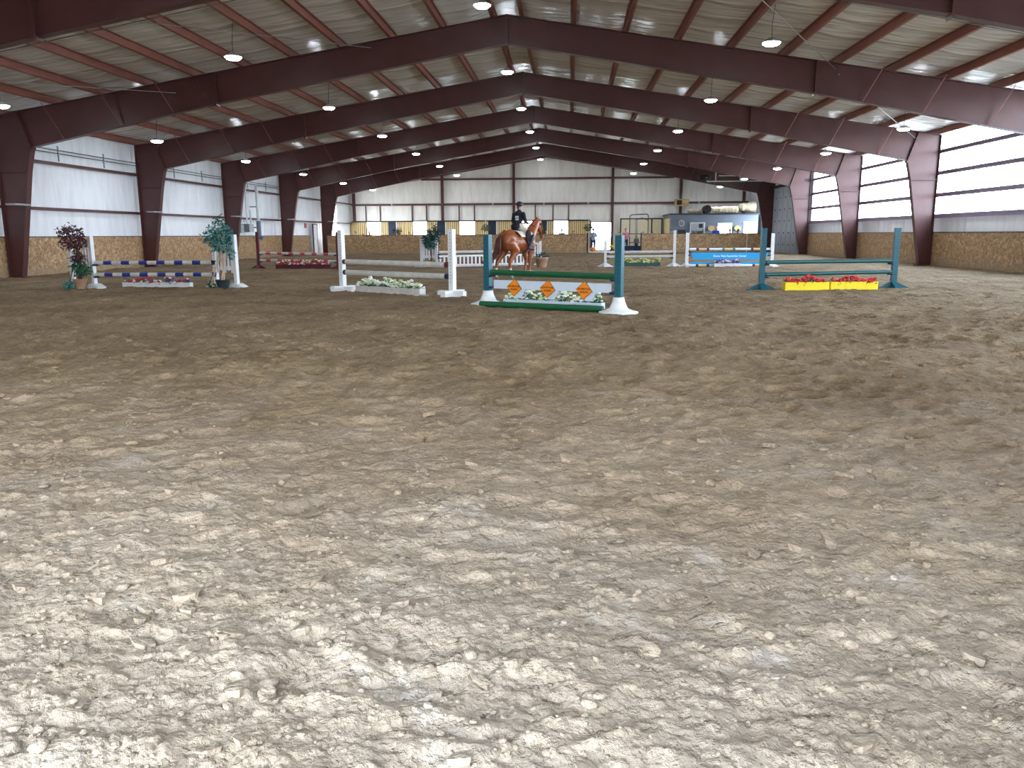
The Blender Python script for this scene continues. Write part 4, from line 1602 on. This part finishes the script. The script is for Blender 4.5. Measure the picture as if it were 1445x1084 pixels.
# ------------------------------------------------------------------ people
def person(label, x, y, H, shirt, pants=None, hair=(50, 36, 26), face=math.pi, long_hair=False, cap=None, arms='down', voxel=.022, name='person'):
    """standing spectator of height H; local frame faces -y when face = pi"""
    s = H / 1.75
    t_ = thing(name, label, 'person', (x, y, 0), face)
    pants = pants or M['denim']

    def V(a, b_, c):
        return Vector((a * s, b_ * s, c * s))
    hip, ch = 0.93, 1.28
    body = MB()
    body.ell(V(0, .0, 1.63), (.076 * s, .095 * s, .115 * s))
    body.ell(V(0, .06, 1.58), (.055 * s, .05 * s, .055 * s))
    body.ell(V(0, .105, 1.61), (.014 * s, .02 * s, .022 * s), nu=8, nv=6)     # nose
    for e in (-1, 1):
        body.ell(V(e * .078, .0, 1.62), (.012 * s, .022 * s, .03 * s), nu=8, nv=6)
    body.cap(V(0, -.01, 1.40), V(0, 0, 1.55), .055 * s, .05 * s)
    body.cap(V(0, 0, 1.0), V(0, 0, 1.33), .13 * s, .14 * s)
    sh = {}
    for e in (-1, 1):
        S = V(e * .18, 0, 1.40)
        if arms == 'down':
            E_, Wr = V(e * .25, -.02, 1.13), V(e * .24, .07, .90)
            hd = Vector((0, .15, -1)).normalized()
        else:
            E_, Wr = V(e * .27, .02, 1.14), V(e * .10, .24, 1.18)
            hd = Vector((-e * .7, .6, .1)).normalized()
        sh[e] = (S, E_, Wr)
        body.cap(S, E_, .05 * s, .042 * s)
        body.cap(E_, Wr, .042 * s, .028 * s)
        P0 = Wr + hd * .05 * s
        body.ell(P0, (.036 * s, .026 * s, .045 * s))
        sdv = hd.cross(Vector((0, 1, 0))).normalized()
        for k, ln in enumerate((.075, .085, .08, .06)):
            q = P0 + hd * .03 * s + sdv * ((k - 1.5) * .02 * s)
            body.cap(q, q + hd * ln * s, .010 * s, .009 * s, n=6)
        body.cap(P0 + sdv * .03 * s, P0 + sdv * .05 * s + hd * .05 * s, .011 * s, .01 * s, n=6)
        body.cap(V(e * .09, 0, .95), V(e * .10, .01, .50), .085 * s, .055 * s)
        body.cap(V(e * .10, .01, .50), V(e * .11, -.01, .09), .052 * s, .036 * s)
        body.cap(V(e * .11, -.03, .04), V(e * .12, .14, .035), .04 * s, .035 * s)
    fuse('body', body, [M['skin']], voxel * .8, t_, 2)
    sm_ = MB()
    sm_.cap(V(0, 0, 1.0), V(0, 0, 1.3), .155 * s, .165 * s)
    sm_.ell(V(0, 0, 1.34), (.205 * s, .12 * s, .11 * s))
    for e in (-1, 1):
        S, E_, Wr = sh[e]
        sm_.cap(S, E_, .066 * s, .056 * s)
        sm_.cap(E_, E_ + (Wr - E_) * .75, .054 * s, .045 * s)
    fuse('shirt', sm_, [shirt], voxel, t_, 3)
    pm = MB()
    pm.ell(V(0, 0, .97), (.165 * s, .13 * s, .12 * s))
    for e in (-1, 1):
        pm.cap(V(e * .09, 0, .93), V(e * .10, .01, .50), .098 * s, .07 * s)
        pm.cap(V(e * .10, .01, .50), V(e * .11, -.01, .13), .068 * s, .055 * s)
    fuse('trousers', pm, [pants], voxel, t_, 3)
    for e in (-1, 1):
        MB().ell(V(e * .115, .05, .05), (.052 * s, .14 * s, .05 * s)).build('shoe', M['dark'], t_)
    hm = mat('hair', hair, .6)
    hb = MB()
    hb.ell(V(0, -.022, 1.665), (.088 * s, .098 * s, .105 * s))
    if long_hair:
        hb.cap(V(0, -.06, 1.62), V(0, -.10, 1.36), .085 * s, .06 * s)
    fuse('hair', hb, [hm], voxel * .7, t_, 2)
    if cap:
        c_ = MB()
        c_.ell(V(0, -.01, 1.70), (.10 * s, .11 * s, .085 * s))
        c_.ell(V(0, .10, 1.69), (.08 * s, .09 * s, .014 * s))
        c_.build('cap', cap, t_)
    return t_


mS = lambda n_, c: mat(n_, c, .8)
person('person in bright blue shirt behind the left end of the far partition', -15.45, 64.2, 1.72, mS('cloth_bright_blue', (20, 60, 200)))
person('short dark-haired person in white behind the left end of the far partition', -14.75, 64.0, 1.55, mS('cloth_white', (220, 220, 225)))
person('person with long dark hair in black top before the leftmost bright window', -14.3, 64.3, 1.78, mS('cloth_black', (30, 28, 30)), long_hair=True)
person('brown-haired person in rust top between the first two bright windows', -11.0, 64.3, 1.66, mS('cloth_rust', (130, 80, 70)), hair=(110, 70, 50))
person('dark-haired person in white top right of the horse head', .27, 64.1, 1.76, mS('cloth_white_two', (225, 225, 230)))
person('person in grey-blue top silhouetted in the bright window right of the horse', 1.5, 64.4, 1.86, mS('cloth_grey_blue', (130, 140, 170)))
person('dark-haired person in pale top at the right edge of the bright window', 2.45, 64.0, 1.70, mS('cloth_pale', (200, 200, 215)))
person('person standing in the far doorway in grey-white top, navy cap and jeans', 3.98, 62.6, 1.86, mS('cloth_dusty_blue', (150, 170, 196)), cap=M['cup'], arms='front')
person('person in light blue shirt left of the teal post at the gateway', 6.1, 63.9, 1.55, mS('cloth_light_blue', (130, 190, 235)), arms='front')
person('person in pink shirt behind the teal post at the gateway', 6.62, 64.2, 1.86, mS('cloth_pink', (210, 130, 160)), hair=(96, 50, 36), arms='front')
person('person with sandy hair in pale grey shirt beside the gate arch', 8.0, 64.0, 1.60, mS('cloth_pale_grey', (170, 180, 190)), hair=(150, 110, 80))
person('dark-haired person in black top right of the gate arch', 8.72, 64.2, 1.60, mS('cloth_charcoal', (28, 26, 28)))
person('child in grey top sitting low at the right edge of the gateway', 7.30, 62.1, 1.32, mS('cloth_ash', (120, 120, 120)), hair=(120, 80, 60))
person('person in red top just left of the white posts before the office', 10.3, 64.4, 1.72, mS('cloth_red', (190, 60, 90)))
person('bald person in vivid blue shirt before the grey office', 13.72, 64.2, 2.0, mS('cloth_vivid_blue', (0, 90, 230)), hair=(214, 170, 145))
person('dark-haired person in black before the first office window', 14.85, 64.3, 1.76, mS('cloth_jet', (20, 18, 24)), hair=(70, 40, 30))
person('person with long auburn hair and white sleeves between the office windows', 15.45, 64.0, 1.76, mS('cloth_cream', (226, 220, 214)), hair=(96, 54, 40), long_hair=True, face=math.pi + .8)

# ------------------------------------------------------------------ horse and rider
HX, HY = .36, 26.4
hz = zg(HX, HY)
TH = math.radians(54)
ht = thing('horse', 'chestnut horse with white socks cantering away to the right with rider', 'horse', (HX, HY, hz), TH)
b = MB()
V = lambda x, y, z: Vector((x, y, z))
# trunk: deep chest narrowing to the belly
b.ell(V(-.02, 0, 1.16), (.62, .31, .33))
b.ell(V(.38, 0, 1.18), (.36, .29, .37))
b.ell(V(-.50, 0, 1.26), (.36, .31, .31))
b.ell(V(-.62, .14, 1.20), (.27, .18, .30))
b.ell(V(-.62, -.14, 1.20), (.27, .18, .30))
b.ell(V(.42, 0, 1.46), (.24, .12, .14))
b.ell(V(-.48, 0, 1.48), (.30, .18, .12))
b.ell(V(.60, 0, 1.14), (.20, .23, .27))
# neck and head
b.cap(V(.55, 0, 1.32), V(.80, 0, 1.60), .25, .18, n=16)
b.cap(V(.80, 0, 1.60), V(.98, 0, 1.82), .175, .125, n=16)
b.cap(V(.98, 0, 1.82), V(1.10, 0, 1.85), .12, .11)
b.cap(V(1.10, 0, 1.82), V(1.22, 0, 1.58), .118, .09)
b.cap(V(1.22, 0, 1.58), V(1.30, 0, 1.38), .088, .068)
b.ell(V(1.31, 0, 1.33), (.065, .064, .065))
b.cap(V(1.05, 0, 1.68), V(1.13, 0, 1.62), .10, .085)      # cheek
for e in (-1, 1):
    b.cap(V(1.01, e * .06, 1.91), V(1.02, e * .08, 2.04), .028, .008, n=8)
    b.ell(V(1.18, e * .088, 1.74), (.03, .02, .025), nu=8, nv=6)


def leg(mb, pts):
    for (p, r), (q, r1) in zip(pts[:-1], pts[1:]):
        mb.cap(V(*p), V(*q), r, r1, n=12)


# hind left (reaching back), hind right (under the body)
leg(b, [((-.62, .17, 1.15), .20), ((-.46, .20, .88), .15), ((-.66, .19, .70), .095), ((-.84, .18, .52), .062), ((-.90, .17, .30), .040), ((-.92, .17, .13), .046), ((-.88, .17, .06), .045)])
leg(b, [((-.62, -.17, 1.15), .20), ((-.36, -.21, .90), .155), ((-.50, -.21, .72), .10), ((-.66, -.20, .55), .064), ((-.62, -.20, .32), .040), ((-.60, -.20, .15), .046), ((-.55, -.20, .07), .045)])
# fore legs: left reaching forward, right supporting
leg(b, [((.50, .16, 1.05), .15), ((.56, .16, .80), .09), ((.64, .16, .58), .062), ((.60, .16, .34), .038), ((.56, .16, .14), .043), ((.60, .16, .06), .042)])
leg(b, [((.50, -.16, 1.05), .15), ((.46, -.17, .80), .092), ((.44, -.17, .54), .064), ((.42, -.17, .30), .038), ((.42, -.17, .14), .044), ((.47, -.17, .06), .043)])


def horse_paint(c):
    if c.z < .34 and (c.x < -.7 or (c.x < 0 and c.y < 0)):
        return 1
    if c.z < .24 and c.x > .2 and c.y < 0:
        return 1
    if c.z < .12:
        return 1
    if c.x > 1.16 and abs(c.y) < .028 and (c.x * .55 + c.z * .35) > 1.285:
        return 1
    return 0


fuse('body', b, [M['chestnut'], M['sock']], .02, ht, 5, horse_paint)
for p in ((-.85, .17), (-.52, -.20), (.63, .16), (.50, -.17)):
    MB().lathe([(.066, 0), (.062, .02), (.048, .075), (0, .08)], (p[0], p[1], 0), 14).build('hoof', M['hoof'], ht)
mb = MB()
for i in range(34):
    tt = i / 33
    px_ = .46 + .54 * tt
    pz = 1.57 + .38 * tt + .02
    mb.ell((px_, -.03 - .02 * math.sin(i * 1.7), pz - .05), (.022, .035, .10), nu=7, nv=6)
mb.build('mane', M['mane'], ht)
mb = MB()
rn = random.Random(2)
for i in range(46):
    a = rn.uniform(-.08, .08)
    c_ = rn.uniform(-.05, .05)
    fl = rn.uniform(.85, 1.05)
    pts = [V(-.86, c_ * .4, 1.40), V(-.97, c_ + a * .4, 1.28), V(-1.02, c_ + a * .8, 1.0), V(-1.04 - a * .4, c_ + .05 + a, .78), V(-1.15 - .12 * fl, c_ + .12 + a * 1.5, .62), V(-1.22 - .22 * fl, .22 + a * 2, .52 + rn.uniform(-.06, .06))]
    rr = [.030, .034, .030, .024, .016, .005]
    for j in range(5):
        mb.tube(pts[j], pts[j + 1], rr[j], rr[j + 1], 6)
mb.build('tail', M['taild'], ht)
for e in (-1, 1):
    MB().ell((1.19, e * .103, 1.745), (.016, .008, .014), nu=8, nv=6).build('eye', M['black'], ht)
# tack
tk = thing('riding_saddle', 'dark leather saddle on white saddle cloth on the chestnut horse', 'saddle', (HX, HY, hz), TH)
mb = MB()
nx, ny = 10, 16
vs = []
for i in range(nx + 1):
    for j in range(ny + 1):
        a = -1.1 + 2.2 * j / ny
        x = -.24 + .50 * i / nx + .05 * abs(a)
        r_ = .345
        vs.append((x, math.sin(a) * (r_ + .0), 1.16 + math.cos(a) * (r_ + .035) - (.0)))
mb.add(vs, [(i * (ny + 1) + j, (i + 1) * (ny + 1) + j, (i + 1) * (ny + 1) + j + 1, i * (ny + 1) + j + 1) for i in range(nx) for j in range(ny)], 0, True)
o = mb.build('saddle_cloth', M['sock'], tk)
sd_ = o.modifiers.new('s', 'SOLIDIFY')
sd_.thickness = .02
sd_.offset = 1
mb = MB()
mb.ell((.02, 0, 1.56), (.24, .14, .06)).ell((-.18, 0, 1.60), (.08, .13, .06)).ell((.22, 0, 1.61), (.07, .08, .06))
for e in (-1, 1):
    mb.ell((.17, e * .325, 1.36), (.15, .05, .24))
fuse('seat', mb, [M['leather']], .02, tk, 3)
MB().path([(.14, -.36, 1.2), (.14, -.37, .98)], .008, 6).path([(.14, .36, 1.2), (.14, .37, .98)], .008, 6).build('stirrup', M['galv'], tk)
mb = MB()
for k in range(14):
    a0, a1 = math.pi * (.5 + k / 14), math.pi * (.5 + (k + 1) / 14)
    mb.bar((.28, .315 * math.sin(a0 + 0), 1.16 + .375 * math.cos(a0)), (.28, .315 * math.sin(a1), 1.16 + .375 * math.cos(a1)), .05, .012)
    mb.bar((.28, -.315 * math.sin(a0 + 0), 1.16 + .375 * math.cos(a0)), (.28, -.315 * math.sin(a1), 1.16 + .375 * math.cos(a1)), .05, .012)
mb.build('girth_strap', M['breech'], tk)
br = thing('bridle', 'dark leather bridle and reins on the horse head', 'bridle', (HX, HY, hz), TH)
mb = MB()


def ring(mb_, c, ax, r, w_=.016):
    c = Vector(c)
    ax = Vector(ax).normalized()
    u = Vector((0, 1, 0))
    v_ = ax.cross(u)
    pts = [c + u * (r * math.cos(2 * math.pi * k / 16)) + v_ * (r * 1.05 * math.sin(2 * math.pi * k / 16)) for k in range(17)]
    mb_.path(pts, w_ / 2, 6)


ring(mb, (1.26, 0, 1.49), (.08, 0, -.2), .09)
ring(mb, (1.12, 0, 1.76), (.12, 0, -.24), .125)
for e in (-1, 1):
    mb.path([(1.11, e * .115, 1.82), (1.20, e * .105, 1.60), (1.28, e * .08, 1.42)], .009, 6)
mb.build('headstall', M['leather'], br)
mb = MB()
for e in (-1, 1):
    mb.path([(1.29, e * .08, 1.41), (.95, e * .2, 1.52), (.58, e * .08, 1.78)], .007, 6)
mb.build('rein', M['leather'], br)

rd = thing('person', 'rider in navy jacket, navy helmet, beige breeches and tall dark boots on horseback', 'person', (HX, HY, hz), TH)
hipc = V(-.02, 0, 1.70)
chest = V(.06, 0, 2.02)
neck = V(.09, 0, 2.20)
head = V(.12, 0, 2.355)
bd = MB()
bd.ell(head, (.095, .076, .115))
bd.ell(head + V(.06, 0, -.05), (.045, .05, .055))
bd.ell(head + V(.105, 0, -.015), (.018, .013, .02), nu=8, nv=6)
for e in (-1, 1):
    bd.ell(head + V(0, e * .078, -.01), (.02, .011, .028), nu=8, nv=6)
bd.cap(neck + V(-.02, 0, -.04), head + V(-.01, 0, -.07), .058, .052)
bd.cap(hipc, chest, .13, .14)
jk = MB()
jk.cap(hipc + V(-.01, 0, .02), V(.03, 0, 1.90), .155, .14)
jk.cap(V(.03, 0, 1.90), V(.06, 0, 2.05), .155, .16)
jk.ell(V(.06, 0, 2.08), (.13, .225, .10))
jk.cap(V(.07, 0, 2.13), V(.085, 0, 2.20), .085, .064)
jk.ell(V(-.10, 0, 1.68), (.15, .18, .12))
for e in (-1, 1):
    S, E_, Wr = V(.06, e * .205, 2.09), V(.08, e * .27, 1.84), V(.40, e * .10, 1.78)
    bd.cap(S, E_, .05, .042)
    bd.cap(E_, Wr, .042, .028)
    jk.cap(S, E_, .070, .058)
    jk.cap(E_, E_ + (Wr - E_) * .85, .056, .042)
    P0 = Wr + V(.06, 0, 0)
    bd.ell(P0, (.045, .028, .038))
    for k in range(4):       # fingers closed round the rein
        z = .028 - k * .02
        q = P0 + V(.035, e * .012, z)
        bd.cap(q, q + V(.03, -e * .018, -.004), .0105, .010, n=7)
        bd.cap(q + V(.03, -e * .018, -.004), q + V(.012, -e * .042, -.006), .010, .009, n=7)
    bd.cap(P0 + V(0, -e * .02, .03), P0 + V(.05, -e * .03, .042), .012, .010, n=7)
    K, A_, T_ = V(.36, e * .33, 1.38), V(.12, e * .385, .99), V(.30, e * .42, .93)
    bd.cap(V(0, e * .11, 1.68), K, .10, .062)
    bd.cap(K, A_, .06, .038)
    bd.cap(A_, T_, .038, .032)
fuse('body', bd, [M['skin']], .014, rd, 2)
fuse('jacket', jk, [M['navyjacket']], .02, rd, 4)
pm = MB()
pm.ell(hipc + V(-.02, 0, -.03), (.15, .18, .13))
for e in (-1, 1):
    pm.cap(V(0, e * .11, 1.68), V(.345, e * .325, 1.395), .115, .072)
fuse('breeches', pm, [M['breech']], .02, rd, 4)
for e in (-1, 1):
    bt = MB()
    bt.cap(V(.355, e * .335, 1.365), V(.23, e * .365, 1.15), .090, .080)
    bt.cap(V(.23, e * .365, 1.15), V(.13, e * .385, 1.0), .080, .060)
    bt.cap(V(.10, e * .387, .965), V(.32, e * .425, .93), .046, .038)
    fuse('riding_boot', bt, [M['helmet']], .016, rd, 3)
hl = MB()
hl.ell(head + V(-.01, 0, .045), (.125, .105, .105))
hl.ell(head + V(.10, 0, .035), (.07, .075, .016))
fuse('helmet', hl, [M['helmet']], .014, rd, 2)
MB().cap(head + V(-.08, 0, -.02), head + V(-.10, 0, -.08), .05, .035).build('hair', mat('brown_hair', (60, 40, 30), .6), rd)
o = MB().box(-.115, -.108, -.11, .02, 1.88, 2.02)
o = o.build('number_tag', M['sock'], rd)
o.location = (-.005, -.02, 0)
MB().box(-.119, -.1155, -.09, .0, 1.925, 1.975).build('number_print', M['galv'], o)

# ------------------------------------------------------------------ loose clods
def clods():
    rn = np.random.default_rng(11)
    mb = MB()
    n = 9000
    d = 1.25 * np.exp(rn.random(n) * math.log(11 / 1.25))
    s = rn.uniform(-1, 1, n)
    x = CX + s * (0.8 * d + .3)
    y = d
    sz = .003 + .011 * rn.random(n) ** 3 + .028 * (rn.random(n) > .975) * rn.random(n)
    sz *= (0.8 + .07 * d)
    z = relief(x, y, np.maximum(.0065, .0046 * d))
    base = []
    ph = (1 + 5 ** .5) / 2
    ico = np.array([(-1, ph, 0), (1, ph, 0), (-1, -ph, 0), (1, -ph, 0), (0, -1, ph), (0, 1, ph), (0, -1, -ph), (0, 1, -ph), (ph, 0, -1), (ph, 0, 1), (-ph, 0, -1), (-ph, 0, 1)])
    ico /= np.linalg.norm(ico[0])
    F_ = [(0, 11, 5), (0, 5, 1), (0, 1, 7), (0, 7, 10), (0, 10, 11), (1, 5, 9), (5, 11, 4), (11, 10, 2), (10, 7, 6), (7, 1, 8), (3, 9, 4), (3, 4, 2), (3, 2, 6), (3, 6, 8), (3, 8, 9), (4, 9, 5), (2, 4, 11), (6, 2, 10), (8, 6, 7), (9, 8, 1)]
    for i in range(n):
        k = ico * rn.uniform(.72, 1.15, (12, 1)) * np.array([rn.uniform(.8, 1.5), rn.uniform(.8, 1.3), rn.uniform(.4, .8)]) * sz[i]
        a = rn.random() * 6.28
        c_, s_ = math.cos(a), math.sin(a)
        vs = [(x[i] + p[0] * c_ - p[1] * s_, y[i] + p[0] * s_ + p[1] * c_, z[i] + p[2] + sz[i] * .2) for p in k]
        mb.add(vs, F_, 0, sz[i] > .015)
    # thin dried slabs, tilted out of the surface
    for i in range(150):
        dd = 1.3 * math.exp(rn.random() * math.log(12 / 1.3))
        cx_ = CX + rn.uniform(-1, 1) * (.75 * dd + .2)
        r_ = rn.uniform(.025, .065) * (.8 + .06 * dd)
        m_ = 9
        nx_ = rn.uniform(-.35, .35)
        ny_ = rn.uniform(-.45, .2)
        zz = float(relief(np.array([cx_]), np.array([dd]), np.array([.05]))[0])
        a0 = rn.random() * 6.28
        rad = r_ * rn.uniform(.6, 1.25, m_)
        el = rn.uniform(.5, .9)
        ring_ = [(rad[j] * math.cos(2 * math.pi * j / m_), rad[j] * el * math.sin(2 * math.pi * j / m_)) for j in range(m_)]
        ring_ = [(p * math.cos(a0) - q * math.sin(a0), p * math.sin(a0) + q * math.cos(a0)) for p, q in ring_]
        th_ = r_ * .16
        top = [(cx_ + p, dd + q, zz + .012 + th_ + p * nx_ + q * ny_) for p, q in ring_]
        bot = [(cx_ + p * .85, dd + q * .85, zz - .01 + p * nx_ + q * ny_) for p, q in ring_]
        ctr = (cx_, dd, zz + .012 + th_ * 1.5)
        mb.add(top + bot + [ctr], [(j, (j + 1) % m_, 2 * m_) for j in range(m_)] + [(j, m_ + j, m_ + (j + 1) % m_, (j + 1) % m_) for j in range(m_)], 0, False)
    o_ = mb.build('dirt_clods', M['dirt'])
    tag(o_, 'loose crumbs and dried slabs of tan earth strewn over the arena footing', 'dirt', kind='stuff')


clods()
